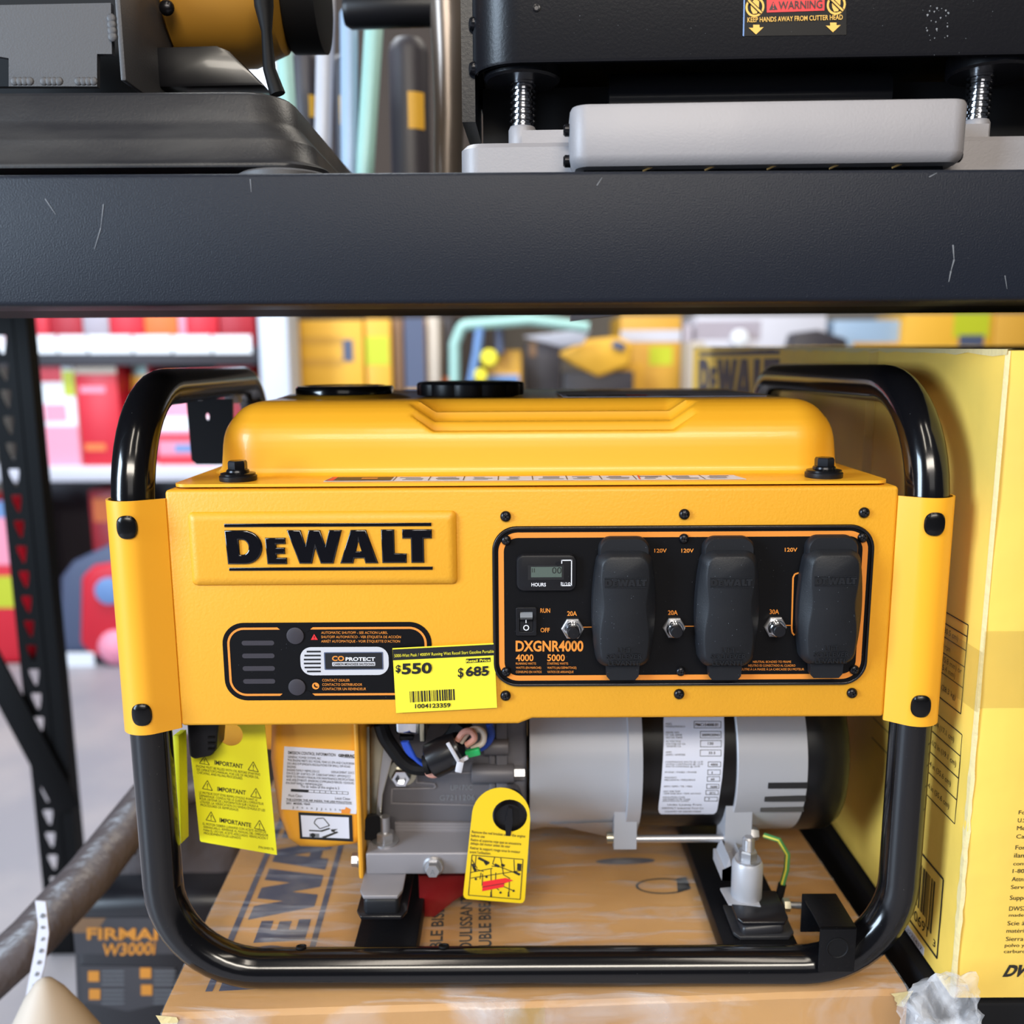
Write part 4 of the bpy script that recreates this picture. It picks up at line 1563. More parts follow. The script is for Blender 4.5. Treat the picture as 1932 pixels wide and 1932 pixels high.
b.poly([sk(1158, 1015, .0003), sk(1240, 1012, .0003), sk(1240, 1043, .0003), sk(1158, 1043, .0003)], 'grey_print')
q = sk(1187, 1028, .0004)
b.shape([circ(q.x, q.z, 0.002)], front(EY - 0.0005), 'black_print')
b.build('oil_fill_label', SH)

# starter grip
b = MB()
HY = 0.028
pts = [U(352, 1372, HY), U(356, 1428, HY), U(366, 1434, HY), U(398, 1428, HY), U(408, 1415, HY), U(419, 1372, HY)]
pts = [Vector((p.x, HY, p.z)) for p in pts]
pts[0].z = pts[-1].z = 0.232
b.prism(pts, (0, 0.022, 0), 'black_plastic')
SG = b.build('starter_grip', GEN, 0.005, 3)
b = MB()
for k in range(3):
    q = U(399, 1392 + 11 * k, HY - 0.001)
    b.box((q.x, HY - 0.0008, q.z), (0.006, 0.0012, 0.0012), 'black_matte')
b.build('grip_ribs', SG)

# ---- crankcase
YC = 0.098
x0, x1 = U(742, 1500, YC).x, U(994, 1500, YC).x
zb = U(860, 1570, YC).z
b = MB()
b.span((x0 - 0.012, YC, zb - 0.01), (x1, YC + 0.2, 0.236), 'cast_grey')
CR = b.build('crankcase', GEN, 0.004, 3)


def cK(x, y):
    return (660 + x / 4.83, 1340 + y / 4.83)


gK = lambda x, y, Y=YC: U(*cK(x, y), Y)
# raised casting lines and bosses
b = MB()


def line3(b, pts, w, h, m, Y):
    for (xa, ya), (xb, yb) in zip(pts[:-1], pts[1:]):
        p, q = gK(xa, ya, Y), gK(xb, yb, Y)
        d = (q - p)
        L = d.length
        d.normalize()
        nn = Vector((-d.z, 0, d.x)) * w
        b.prism([p + nn - d * w, q + nn + d * w, q - nn + d * w, p - nn - d * w], (0, -h, 0), m)


line3(b, [(610, 570), (610, 655), (770, 665), (785, 690), (765, 708), (385, 712), (380, 845), (1130, 862)], 0.0007, 0.0014, 'rail_grey', YC)
line3(b, [(620, 572), (1110, 568)], 0.0007, 0.0014, 'rail_grey', YC)
for y in (1020, 1048, 1075):
    line3(b, [(430, y), (1100, y + 4)], 0.0016, 0.004, 'rail_grey', YC)
b.build('casting_ribs', CR, 0.0004)
b = MB()
for s, xa, xb, yb, h in (('UP170C', 920, 1120, 728, 48), ('G7211206', 820, 1140, 820, 48)):
    b.text(s, gK(xa, yb), gK(xb, yb - 4), gK(xa, yb - h), 'grey_print', 0.0006, 0.0)
b.build('cast_number', CR)
b = MB()
for y, xa, xb, r in ((330, 1220, 1450, 0.0075), (575, 1110, 1500, 0.0085)):
    p, q = gK(xa, y, YC - 0.004), gK(xb, y, YC - 0.004)
    b.cyl(p, q, r, 'cast_grey', 20)
p, q = gK(1400, 1000, YC - 0.002), gK(1400, 160, YC - 0.002)
b.span((gK(1270, 600).x, YC - 0.003, zb), (gK(1330, 600).x, YC + 0.05, 0.236), 'cast_grey')
b.span((gK(1335, 600).x, YC - 0.005, zb), (gK(1440, 600).x, YC + 0.05, 0.236), 'cast_grey')
b.build('bolt_bosses', CR, 0.0015)
b = MB()
p = gK(1500, 575, YC - 0.004)
b.cyl(p, p + Vector((0.009, 0, 0)), 0.0058, 'zinc', 6, False)
b.build('case_bolt', CR)
# engine base rail with bolts
YE = 0.060
zr0, zr1 = U(850, 1650, YE).z, U(850, 1609, YE).z
xr0, xr1 = U(690, 1630, YE).x, U(1000, 1630, YE).x
b = MB()
b.span((xr0, YE, zr0), (xr1, YC + 0.2, zr1), 'rail_grey')
BR = b.build('engine_base', GEN, 0.002, 3)
b = MB()
q = U(818, 1633, YE)
b.lathe([(0.0090, 0), (0.0090, 0.0015), (0.0078, 0.0030)], (q.x, YE, q.z), (0, -1, 0), 'zinc', 28)
b.lathe([(0.0066, 0.002), (0.0066, 0.0085), (0.0058, 0.0095), (0.003, 0.0095)], (q.x, YE, q.z), (0, -1, 0), 'zinc', 6, False)
b.text('A', (q.x - 0.002, YE - 0.0096, q.z - 0.0025), (q.x + 0.002, YE - 0.0096, q.z - 0.0025), (q.x - 0.002, YE - 0.0096, q.z + 0.002), 'grey_print', 0.0002)
b.build('flange_bolt', BR)
b = MB()
q = U(728, 1602, YE + 0.018)
b.cyl((q.x, YE + 0.018, zr1 - 0.001), (q.x, YE + 0.018, zr1 + 0.024), 0.0042, 'zinc', 16)
b.lathe([(0.0078, 0), (0.0078, 0.007), (0.0065, 0.008)], (q.x, YE + 0.018, zr1 + 0.002), (0, 0, 1), 'zinc', 6, False)
b.lathe([(0.0115, 0), (0.0115, 0.002)], (q.x, YE + 0.018, zr1), (0, 0, 1), 'zinc', 24)
b.build('mount_stud', BR)
# bent zinc back plate beside the shroud
b = MB()
yp = 0.085
sec = [(690, 1375), (688, 1590), (700, 1596), (706, 1480), (722, 1400), (724, 1375)]
for cols, m, y in (((690, 1372, 697, 1372, 698, 1598, 690, 1600), 'zinc_warm', yp - 0.008), ((699, 1372, 733, 1372, 722, 1450, 712, 1590, 699, 1596), 'zinc_warm', yp + 0.002),
                   ((724, 1400, 742, 1425, 722, 1500, 718, 1550, 708, 1550, 712, 1490), 'zinc', yp - 0.003)):
    pp = [U(cols[i], cols[i + 1], y) for i in range(0, len(cols), 2)]
    for p_ in pp:
        if p_.z > 0.214:
            p_.z = 0.232
    b.prism(pp, (0, 0.0016, 0), m)
q = U(694, 1570, yp - 0.006)
b.build('back_plate', CR, 0.0006)
b = MB()
p = U(691, 1560, 0.075)
b.lathe([(0.011, 0), (0.011, 0.006)], (p.x + 0.002, 0.078, p.z), (0.6, -1, 0), 'black_matte', 20)
b.build('rubber_grommet', CR)
# ring lug with nut
b = MB()
q = gK(470, 605, YC - 0.004)
b.lathe([(0.0085, 0), (0.0085, 0.008), (0.0076, 0.0092), (0.0050, 0.0092), (0.0046, 0.003), (0.002, 0.003)], (q.x, YC, q.z), (0, -1, 0), 'chrome', 6, False)
b.lathe([(0.0125, 0), (0.0125, 0.0014)], (q.x + 0.001, YC - 0.0002, q.z + 0.0025), (0, -1, 0), 'zinc_warm', 24)
b.build('ground_nut', CR)

# ---- ignition module and loom
b = MB()
MY = 0.070
q0, q1 = gK(405, 235, MY), gK(640, 235, MY)
b.span((q0.x, MY, q0.z), (q1.x, MY + 0.03, 0.234), 'chrome')
IM = b.build('voltage_module', GEN, 0.004, 3)
b = MB()
q0, q1 = gK(450, 280, MY + 0.004), gK(580, 240, MY + 0.004)
b.span((q0.x, MY + 0.004, q0.z), (q1.x, MY + 0.02, q1.z), 'black_plastic')
b.span((gK(630, 200, MY).x, MY - 0.002, gK(630, 285, MY).z), (gK(690, 200, MY).x, MY + 0.028, 0.234), 'zinc_warm')
b.build('module_plug', IM, 0.001)
WIRES = MB()


def wire(b, pts, r, m, Y=0.072):
    P3 = [gK(*p[:2], p[2] if len(p) > 2 else Y) for p in pts]
    # smooth by Catmull-Rom
    out = []
    for i in range(len(P3) - 1):
        a, p, q, c = P3[max(i - 1, 0)], P3[i], P3[i + 1], P3[min(i + 2, len(P3) - 1)]
        for k in range(7):
            t = k / 7
            out.append(0.5 * ((2 * p) + (q - a) * t + (2 * a - 5 * p + 4 * q - c) * t * t + (3 * p - a - 3 * q + c) * t ** 3))
    out.append(P3[-1])
    b.tube(out, r, m, 10)


wire(WIRES, [(280, 120), (320, 240), (400, 360), (480, 460), (580, 520), (720, 525), (800, 500)], 0.0062, 'black_matte')
wire(WIRES, [(1040, 120), (960, 260), (880, 340)], 0.010, 'black_matte', 0.074)
wire(WIRES, [(1270, 120), (1290, 230), (1230, 320), (1150, 360)], 0.0032, 'wire_blue', 0.078)
LO = WIRES.build('cable_sleeve', GEN)
b = MB()
for k in range(4):
    wire(b, [(480 + 14 * k, 285), (520 + 14 * k, 370), (580 + 10 * k, 430 + 8 * k), (690, 480 + 8 * k), (760, 500)], 0.0017, 'wire_blue', 0.066 - 0.001 * k)
b.build('blue_wires', LO)
b = MB()
p, q = gK(735, 470, 0.060), gK(1010, 330, 0.060)
b.tube([p, p.lerp(q, 0.05), p.lerp(q, 0.5), q], [0.0135, 0.0150, 0.0155, 0.0130], 'black_satin', 20)
b.tube([p + Vector((-0.0045, -0.006, 0)), p + Vector((-0.001, -0.006, 0.001))], 0.008, 'black_matte', 18)
b.build('taped_bundle', LO)
b = MB()
wire(b, [(980, 275), (1040, 200), (1110, 195), (1135, 260), (1060, 320)], 0.0027, 'wire_pink', 0.058)
wire(b, [(710, 530), (720, 580), (790, 585), (880, 520), (980, 450)], 0.0027, 'wire_pink', 0.062)
plab(b.build('pink_wires', LO), 'pinkish brown wires')
b = MB()
wire(b, [(1010, 290), (1090, 190), (1180, 175), (1220, 220), (1205, 300), (1110, 350)], 0.0027, 'wire_white', 0.062)
plab(b.build('white_wire', LO), 'cream white wire loop')
b = MB()
q = gK(1122, 385, 0.056)
b.box(q, (0.0125, 0.006, 0.0060), 'connector_green', Matrix.Rotation(R(-14), 3, 'Y'))
plab(b.build('wire_connector', LO, 0.0012), 'clear green wire connector')
b = MB()
for xa, ya, xb, yb in ((890, 300, 990, 470),):
    p, q = gK(xa, ya, 0.041), gK(xb, yb, 0.043)
    d = (q - p).normalized()
    nn = Vector((-d.z, 0, d.x)) * 0.0017
    b.prism([p + nn, q + nn, q - nn, p - nn], (0, 0.002, 0), 'zip_tie')
b.box(gK(1000, 510, 0.045), (0.0058, 0.005, 0.0095), 'zip_tie', Matrix.Rotation(R(12), 3, 'Y'))
b.box(gK(1030, 450, 0.048), (0.0100, 0.004, 0.003), 'zip_tie', Matrix.Rotation(R(-28), 3, 'Y'))
plab(b.build('zip_tie', LO, 0.0008), 'white plastic cable tie')

# ---- red transport bracket
b = MB()
YR = 0.088
rp = [U(789, 1648, YR), U(905, 1648, YR), U(905, 1672, YR), U(857, 1700, YR), U(820, 1745, YR), U(793, 1775, YR)]
b.prism([(p.x, YR, max(p.z, 0.003)) for p in rp], (0, 0.004, 0), 'red_paint')
b.span((rp[0].x, YR, rp[0].z - 0.003), (rp[1].x, YR + 0.06, rp[0].z), 'red_paint')
plab(b.build('transport_bracket', GEN, 0.001), 'dark red bracket under the engine')

# ---- oil dipstick knob
KY = 0.052
b = MB()
kc = U(962, 1532, KY + 0.012)
kc = Vector((kc.x, KY, kc.z))
b.lathe([(0.0125, 0.03), (0.0120, 0.012), (0.0132, 0.012), (0.0140, 0.010), (0.0140, 0.003), (0.0128, 0.0005), (0.011, 0.0)], kc, (0, 1, 0), 'black_plastic', 36, True,
        lambda a, r, h: 1.0 - 0.03 * (math.cos(8 * a) > 0.4) * (r > 0.0135))
ridge = [(kc.x - 0.0035, KY + 0.001, kc.z - 0.0125), (kc.x - 0.0040, KY + 0.001, kc.z), (kc.x - 0.0010, KY + 0.001, kc.z + 0.0125), (kc.x + 0.0020, KY + 0.001, kc.z + 0.0115), (kc.x + 0.0025, KY + 0.001, kc.z), (kc.x + 0.0005, KY + 0.001, kc.z - 0.0125)]
b.prism(ridge, (0, -0.0055, 0), 'black_plastic')
b.cyl(kc + Vector((0.0145, 0.006, -0.002)), kc + Vector((0.011, 0.006, -0.002)), 0.003, 'black_plastic', 12)
b.cyl(kc + Vector((0, 0.02, 0)), kc + Vector((0, 0.085, 0)), 0.010, 'cast_grey', 18)
b.build('oil_plug_knob', GEN, angle=40)

# ================================================================== alternator (axis along X)
AY, AZ, AR = 0.170, 0.1385, 0.0860
ax = lambda px, py=1480: U(px, py, AY - AR).x
b = MB()
o = (0, AY, AZ)
xa = [ax(1000), ax(1030), ax(1185), ax(1186), ax(1212), ax(1213)]
b.lathe([(AR * 0.985, xa[0]), (AR * 0.985, xa[0] + 0.003), (AR * 0.96, xa[1]), (AR * 0.975, xa[2]), (AR * 1.03, xa[3]), (AR * 1.03, xa[4]), (AR * 0.9, xa[5])], o, (1, 0, 0), 'cast_silver', 72)
# gussets and lug
b.prism([(ax(1040), AY - AR * 0.72, AZ - AR * 0.66), (ax(1182), AY - AR * 0.80, AZ - AR * 0.60), (ax(1182), AY - AR * 0.62, AZ - AR * 0.90)], (0, 0.010, -0.004), 'cast_silver')
lug = U(1180, 1585, 0.105)
LZ = U(1180, 1577, 0.105).z
b.span((ax(1163), 0.096, LZ - 0.008), (ax(1207), 0.122, LZ + 0.030), 'cast_silver')
ALT = b.build('alternator_housing', GEN, angle=40)
b = MB()
b.lathe([(AR * 0.95, ax(1205)), (AR * 0.955, ax(1208)), (AR * 0.955, ax(1395)), (AR * 0.9, ax(1396))], o, (1, 0, 0), 'stator_black', 72)
plab(b.build('stator', ALT, angle=40), 'black stator band')
b = MB()
e = [ax(1391), ax(1393), ax(1524), ax(1528)]
prof = [(AR * 0.9, e[0]), (AR * 0.985, e[0]), (AR * 0.995, e[1]), (AR * 0.985, e[2]), (AR * 0.95, e[3])]
b.lathe(prof, o, (1, 0, 0), 'cast_silver', 72)
b.span((ax(1377), 0.094, LZ - 0.014), (ax(1428), 0.124, LZ + 0.034), 'cast_silver')
EB = b.build('end_bell', ALT, angle=40)
b = MB()
for k, (y, xx) in enumerate(((1479, 1450), (1506, 1446), (1530, 1442))):
    p = U(xx, y, 0.09)
    q = U(1524, y, 0.09)
    # on the drum surface
    dzz = (p.z - AZ)
    for t in range(1):
        zc = p.z + 0.001
        ang = math.asin(max(-1, min(1, (zc - AZ) / AR)))
        yy = AY - AR * 0.992 * math.cos(ang)
        b.box(((ax(xx) + ax(1524)) / 2, yy, zc), (ax(1524) - ax(xx), 0.0016, 0.0052), 'black_print', Matrix.Rotation(ang, 3, 'X'))
b.build('vent_slot', EB)
b = MB()
b.lathe([(AR * 0.90, ax(1524)), (AR * 0.985, ax(1525)), (AR * 0.995, ax(1540)), (AR * 0.985, ax(1590)), (AR * 0.93, ax(1606)), (AR * 0.80, ax(1616)), (AR * 0.3, ax(1620))], o, (1, 0, 0), 'end_cover_black', 72)
plab(b.build('end_cover', ALT, angle=40), 'glossy black end cover')
# through bolt
b = MB()
b.cyl((ax(1207), 0.100, LZ), (ax(1377), 0.100, LZ), 0.0034, 'zinc', 14)
b.cyl((ax(1150), 0.102, LZ), (ax(1165), 0.102, LZ), 0.0050, 'zinc_warm', 16)
b.lathe([(0.0066, 0), (0.0066, 0.004), (0.0055, 0.0085)], (ax(1428), 0.104, LZ + 0.002), (1, 0, 0), 'zinc', 6, False)
b.lathe([(0.0086, -0.0005), (0.0086, 0.001)], (ax(1428), 0.104, LZ + 0.002), (1, 0, 0), 'zinc', 20)
b.build('through_bolt', ALT)

# data label wrapped on the stator
def cS(x, y):
    return (1240 + x / 8.78, 1330 + y / 8.78)


RS = AR * 0.955 + 0.0003


def drum(px, py, d=0.0):
    """where the sight line of a tracing pixel meets the stator"""
    rr = RS + d
    dr = ray(px, py)
    oy, oz = CP.y - AY, CP.z - AZ
    a = dr.y ** 2 + dr.z ** 2
    bb = 2 * (oy * dr.y + oz * dr.z)
    cc = oy * oy + oz * oz - rr * rr
    disc = max(bb * bb - 4 * a * cc, 0)
    t = (-bb - math.sqrt(disc)) / (2 * a)
    return CP + dr * t


gS = lambda x, y, d=0.0: drum(*cS(x, y), d)
b = MB()
rows = []
edge0 = [(110, 0, 1100), (105, 300, 1108), (108, 600, 1110), (95, 900, 1098), (75, 1200, 1075), (50, 1450, 1040), (25, 1650, 1010), (18, 1730, 995), (30, 1780, 975), (60, 1810, 930)]
edge = []
for (a0_, y0_, c0_), (a1_, y1_, c1__) in zip(edge0[:-1], edge0[1:]):
    m_ = max(int((y1_ - y0_) / 40), 1)
    edge += [(a0_ + (a1_ - a0_) * i / m_, y0_ + (y1_ - y0_) * i / m_, c0_ + (c1__ - c0_) * i / m_) for i in range(m_)]
edge.append(edge0[-1])
for xa_, y, xb_ in edge:
    rows.append([gS(xa_ + (xb_ - xa_) * i / 6, y) for i in range(7)])
b.loft(rows, 'label_white', True, False, False, False)


def tS(s, x0, x1, y0, h, bold=0.0, slope=0.0):
    vs, fs = text_mesh(s, bold)
    a0, a1 = min(v[0] for v in vs), max(v[0] for v in vs)
    ch = cap_height()
    b.add([gS(x0 + (x1 - x0) * (v[0] - a0) / (a1 - a0), y0 + slope * (v[0] - a0) - h * v[1] / ch, 0.0002) for v in vs], fs, 'ink_black')


for s, x0, x1, y, h in (('MODEL', 140, 245, 330, 30), ('MODÈLE/MODELO', 140, 460, 372, 28), ('SERIAL NO.', 140, 368, 470, 28), ('N° DE SERIE', 142, 412, 512, 28), ('NO DE SERIE', 145, 415, 555, 28),
                        ('AC VOLTAGE', 142, 390, 616, 28), ('VOLTAJE DE CA', 142, 468, 660, 28), ('TENSION CA', 145, 392, 700, 28), ('AMPS', 140, 238, 798, 28), ('AMPS / AMPERE', 140, 464, 840, 28),
                        ('CONTINUOUS WATTS @ 1.0 PF', 135, 760, 958, 26), ('VATIOS CONTINUOS @ 1.0 PF', 135, 760, 996, 26), ('WATTS CONTINUS @ 1.0 PF', 135, 710, 1034, 26),
                        ('PHASE / FASES / PHASE', 130, 652, 1128, 26), ('FREQUENCY', 122, 325, 1215, 24), ('FRECUENCIA / FREQUENCE', 118, 630, 1256, 26), ('RPM / RPM / TR / MIN', 112, 576, 1364, 26),
                        ('MAX AMB TEMP', 105, 380, 1446, 26), ('TEMP AMB MAX / TEMP AM MAXI', 103, 720, 1482, 24), ('INSULATION CLASS', 95, 458, 1542, 24), ('AISLAMIENTO DE CLASE', 90, 545, 1574, 22), ('ISOLATION DE CLASSE', 88, 520, 1604, 22),
                        ('Under License From', 170, 732, 1668, 30), ('DEWALT Industrial Tool Co', 82, 765, 1724, 28), ('COUNTRY OF ORIGIN CHINA', 122, 725, 1780, 26)):
    tS(s, x0, x1, y, h)
for s, x0, y0, x1, y1, tx0, tx1, ty, th in (('PMC154000.01', 606, 268, 1058, 385, 632, 1008, 352, 46), ('3009520941', 710, 435, 1062, 552, 738, 1034, 520, 42), ('120', 712, 585, 1065, 700, 838, 930, 660, 44),
                                            ('33.3', 708, 742, 1062, 852, 850, 960, 815, 40), ('4000', 840, 940, 1056, 1028, 882, 1003, 1006, 36), ('1', 833, 1072, 1050, 1160, 902, 916, 1140, 36),
                                            ('60', 825, 1184, 1040, 1270, 885, 948, 1248, 34), ('3600', 814, 1310, 1026, 1390, 878, 995, 1374, 34), ('25°C', 802, 1412, 1016, 1490, 864, 966, 1474, 32), ('F', 782, 1524, 1002, 1598, 848, 872, 1576, 30)):
    for a_, b_, c_, d_ in ((x0, y0, x1, y0 + 9), (x0, y1 - 9, x1, y1), (x0, y0, x0 + 9, y1), (x1 - 9, y0, x1, y1)):
        n2 = 4
        for i in range(n2):
            u0, u1 = a_ + (c_ - a_) * i / n2, a_ + (c_ - a_) * (i + 1) / n2
            b.poly([gS(u0, d_, .0002), gS(u1, d_, .0002), gS(u1, b_, .0002), gS(u0, b_, .0002)], 'ink_black')
    tS(s, tx0, tx1, ty, th, 0.02)
plab(b.build('data_label', ALT, angle=60), 'white ratings label on the black band')

# mount foot under the alternator
def mount(px, Y, z0, r, nm):
    pass


b = MB()
fx_, fy_ = U(1410, 1640, 0.060).x, 0.060
zt_, zb_ = U(1413, 1622, fy_).z, U(1413, 1690, fy_).z
b.lathe([(0.0125, 0), (0.0130, 0.001), (0.0130, zt_ - zb_ - 0.003), (0.0115, zt_ - zb_)], (fx_, fy_, zb_), (0, 0, 1), 'cast_silver', 28)
b.prism([(fx_ - 0.020, fy_ + 0.006, LZ - 0.010), (fx_ + 0.002, fy_ + 0.006, LZ - 0.010), (fx_ - 0.002, fy_ + 0.006, zt_ - 0.004), (fx_ - 0.009, fy_ + 0.006, zb_ + 0.010), (fx_ - 0.014, fy_ + 0.006, zt_ - 0.002), (fx_ - 0.020, fy_ + 0.006, LZ - 0.020)], (0, 0.034, 0), 'cast_silver')
b.prism([(fx_ - 0.018, fy_ - 0.012, zb_ - 0.001), (fx_ + 0.008, fy_ - 0.016, zb_ - 0.001), (fx_ + 0.008, fy_ + 0.014, zb_ - 0.001), (fx_ - 0.020, fy_ + 0.010, zb_ - 0.001)], (0, 0, 0.002), 'cast_silver')
FT = b.build('alternator_foot', GEN, angle=40)
b = MB()
b.lathe([(0.0108, 0), (0.0108, 0.0018)], (fx_, fy_, zt_), (0, 0, 1), 'zinc', 24)
b.lathe([(0.0078, 0.0018), (0.0078, 0.0085), (0.0066, 0.0098)], (fx_, fy_, zt_), (0, 0, 1), 'zinc', 6, False)
prof = [(0.0048, 0.008)]
for k in range(9):
    prof += [(0.0052, 0.0098 + 0.0012 * k), (0.0045, 0.0104 + 0.0012 * k)]
b.lathe(prof + [(0.0035, 0.0212)], (fx_, fy_, zt_), (0, 0, 1), 'zinc', 18)
b.build('foot_stud', FT)


def rubber_mount(x, y, z0, z1, w, tilt, parent, cb, cp, ct, dp):
    b = MB()
    h = z1 - z0
    b.box((x, y, (z0 + z1) / 2), (w, dp * 1.9, h - 0.003), cb, Matrix.Rotation(tilt, 3, 'Y'))
    o_ = b.build('rubber_mount', parent, 0.004, 3)
    for zz, ww in ((z1, 1.18), (z0, 1.40)):
        k = MB()
        x_ = x + math.sin(tilt) * (zz - (z0 + z1) / 2)
        hw = w * ww / 2
        k.prism([(x_ - hw, y - dp * 0.8, zz + 0.001), (x_ - hw * 0.8, y - dp, zz - 0.001), (x_ + hw * 0.8, y - dp, zz - 0.001), (x_ + hw, y - dp * 0.8, zz + 0.001), (x_ + hw, y + dp, zz + 0.002), (x_ - hw, y + dp, zz + 0.002)],
                (0, 0, 0.003), ct if zz == z1 else cp)
        k.build('mount_plate', o_, 0.0006)
    return o_


rm = U(723, 1705, 0.045)
rubber_mount(rm.x, 0.062, U(727, 1736, 0.03).z, zr0 - 0.0035, 0.030, 0.0, GEN, 'rubber_cover', 'black_satin', 'rail_grey', 0.030)
rm2 = U(1432, 1712, 0.03)
rubber_mount(rm2.x + 0.004, 0.046, 0.0235, zb_ - 0.004, 0.036, -0.10, GEN, 'mount_rubber', 'saw_black', 'black_satin', 0.020)
b = MB()
p = U(1478, 1707, 0.05)
b.cyl(p, p + Vector((0.016, 0, -0.001)), 0.0028, 'zinc', 12)
b.lathe([(0.0055, 0), (0.0055, 0.005)], p, (1, 0, 0), 'zinc_warm', 6, False)
b.build('side_stud', GEN)
# ground wire, green with a yellow stripe
b = MB()
W3 = [U(1442, 1576, 0.10), U(1470, 1585, 0.092), U(1486, 1612, 0.088), U(1484, 1640, 0.086), U(1476, 1668, 0.084)]
b.tube(W3, 0.0024, 'wire_green', 10)
b.tube([p + Vector((-0.0012, -0.0016, 0.0006)) for p in W3], 0.0009, 'wire_yellow', 8)
b.tube([W3[-1], W3[-1] + Vector((-0.003, 0, -0.016))], 0.0036, 'black_matte', 12)
plab(b.build('ground_wire', GEN), 'green and yellow ground wire')

# ---- stop bracket on the lower right of the rail
b = MB()
q0, q1 = U(1542, 1832, -0.012), U(1616, 1748, -0.012)
bx0, bx1 = q0.x, q1.x
bz0, bz1 = q0.z, q1.z
b.span((bx0, -0.0135, bz0), (bx1, -0.0115, bz1), 'black_dusty_paint')
b.span((bx0, -0.0135, bz1 - 0.002), (bx1, 0.032, bz1), 'black_dusty_paint')
b.span((bx0, 0.030, bz0 + 0.004), (bx1, 0.032, bz1), 'black_dusty_paint')
SB = b.build('stop_bracket', GEN, 0.0008)
b = MB()
q = U(1580, 1789, -0.0137)
b.lathe([(0.0088, 0), (0.0088, 0.0006), (0.0080, 0.0008), (0.0074, 0.0003), (0.004, 0.0003)], (q.x, -0.0135, q.z), (0, -1, 0), 'black_matte', 28)
b.build('blind_hole', SB)

# ---- folding bracket that hangs from the left handle
b = MB()
by = 0.30
p = [U(352, 752, by), U(362, 868, by), U(372, 876, by), U(440, 876, by), U(440, 752, by)]
q = U(392, 786, by)
b.shape([[(v.x, v.z) for v in p], circ(q.x, q.z, 0.0022, 16, 0.0038)], front(by), 'black_satin', 0.0015)
b.span((p[0].x, by, ZT - 0.016), (p[0].x + 0.05, by + 0.035, ZT - 0.010), 'black_satin')
FB = b.build('handle_bracket', GEN)
b = MB()
q = U(440, 752, 0.33)
b.box((q.x, 0.33, q.z), (0.016, 0.01, 0.010), 'label_white')
b.build('paper_tab', FB, 0.001)


# ================================================================== hang tags
TY = 0.046


def cT(x, y):
    return (320 + x / 4.391, 1340 + y / 4.391)


gT = lambda x, y, d=0.0: U(*cT(x, y), TY - d)
o_ = [gT(180, 400), gT(252, 1075), gT(262, 1088), gT(890, 1198), gT(792, 150)]
ztop = 0.238
dirL = (o_[0] - o_[1])
dirR = (o_[4] - o_[3])
o_.append(o_[4] + dirR * ((ztop - o_[4].z) / dirR.z))
o_.append(o_[0] + dirL * ((ztop - o_[0].z) / dirL.z))
hc = gT(508, 200)
b = MB()
b.shape([[(p.x, p.z) for p in (o_[0], o_[1], o_[2], o_[3], o_[5], o_[6])], circ(hc.x, hc.z, 0.0098, 28)], front(TY), 'tag_yellow', 0.0003)


def tT(s, x0, y0, x1, y1, h, bold=0.0):
    sl = (y1 - y0) / (x1 - x0)
    b.text(s, gT(x0, y0, .0005), gT(x1, y1, .0005), gT(x0 - h * sl * -0.0 + h * 0.0, y0 - h, .0005), 'ink_black', 0.0002, bold)


def tri(cx, cy, w, h):
    P = [(cx - w / 2, cy + h * 0.35), (cx + w / 2, cy + h * 0.55), (cx, cy - h * 0.45)]
    for (xa, ya), (xb, yb) in zip(P, P[1:] + P[:1]):
        p, q = gT(xa, ya, .0006), gT(xb, yb, .0006)
        d = (q - p).normalized()
        nn = Vector((-d.z, 0, d.x)) * 0.00028
        b.poly([p + nn, q + nn, q - nn, p - nn], 'ink_black')
    b.poly([gT(cx - 4, cy - h * 0.15, .0006), gT(cx + 5, cy - h * 0.15, .0006), gT(cx + 2, cy + h * 0.22, .0006), gT(cx - 1, cy + h * 0.22, .0006)], 'ink_black')
    b.poly([gT(cx - 3, cy + h * 0.28, .0006), gT(cx + 4, cy + h * 0.28, .0006), gT(cx + 4, cy + h * 0.36, .0006), gT(cx - 3, cy + h * 0.36, .0006)], 'ink_black')


tT('IMPORTANT', 372, 448, 608, 482, 34, 0.02)
tT('IMPORTANT', 396, 668, 632, 700, 34, 0.02)
tT('IMPORTANTE', 414, 925, 676, 970, 34, 0.02)
tri(288, 415, 82, 70)
tri(693, 465, 86, 84)
tri(313, 620, 82, 84)
tri(715, 685, 86, 84)
tri(343, 880, 82, 84)
tri(745, 950, 86, 84)
for x, y, w, s in ((220, 470, 530, 'ENGINE MUST BE FILLED WITH OIL BEFORE STARTING'), (224, 497, 518, 'SEE OPERATOR’S MANUAL FOR USE OF PROPER OIL,'), (228, 523, 378, 'CHECKING, AND FILLING PROCEDURES.'),
                   (245, 688, 482, 'LE MOTEUR DOIT ÊTRE REMPLI D’HUILE AVANT LE'), (247, 714, 532, 'DÉMARRAGE. CONSULTER LE GUIDE DE L’OPÉRATEUR'), (250, 740, 484, 'POUR OBTENIR DE L’INFORMATION SUR L’HUILE À'),
                   (253, 766, 538, 'UTILISER, LA VÉRIFICATION DU NIVEAU D’HUILE ET LES'), (256, 792, 318, 'PROCÉDURES DE REMPLISSAGE.'),
                   (276, 948, 524, 'EL MOTOR DEBERÁ LLENARSE CON ACEITE ANTES DE'), (279, 974, 538, 'ARRANCARLO. REFIÉRASE AL MANUAL DEL OPERADOR'), (282, 1000, 534, 'PARA EL USO DEL ACEITE ADECUADO, VERIFICACIÓN Y'),
                   (285, 1026, 308, 'PROCEDIMIENTOS DE LLENADO.')):
    tT(s, x, y, x + w, y + w * 0.135, 19)
tT('P/N 0H0176', 738, 1143, 862, 1160, 20)
t_ = b.build('hang_tag', None, origin=(hc.x, TY, hc.z))
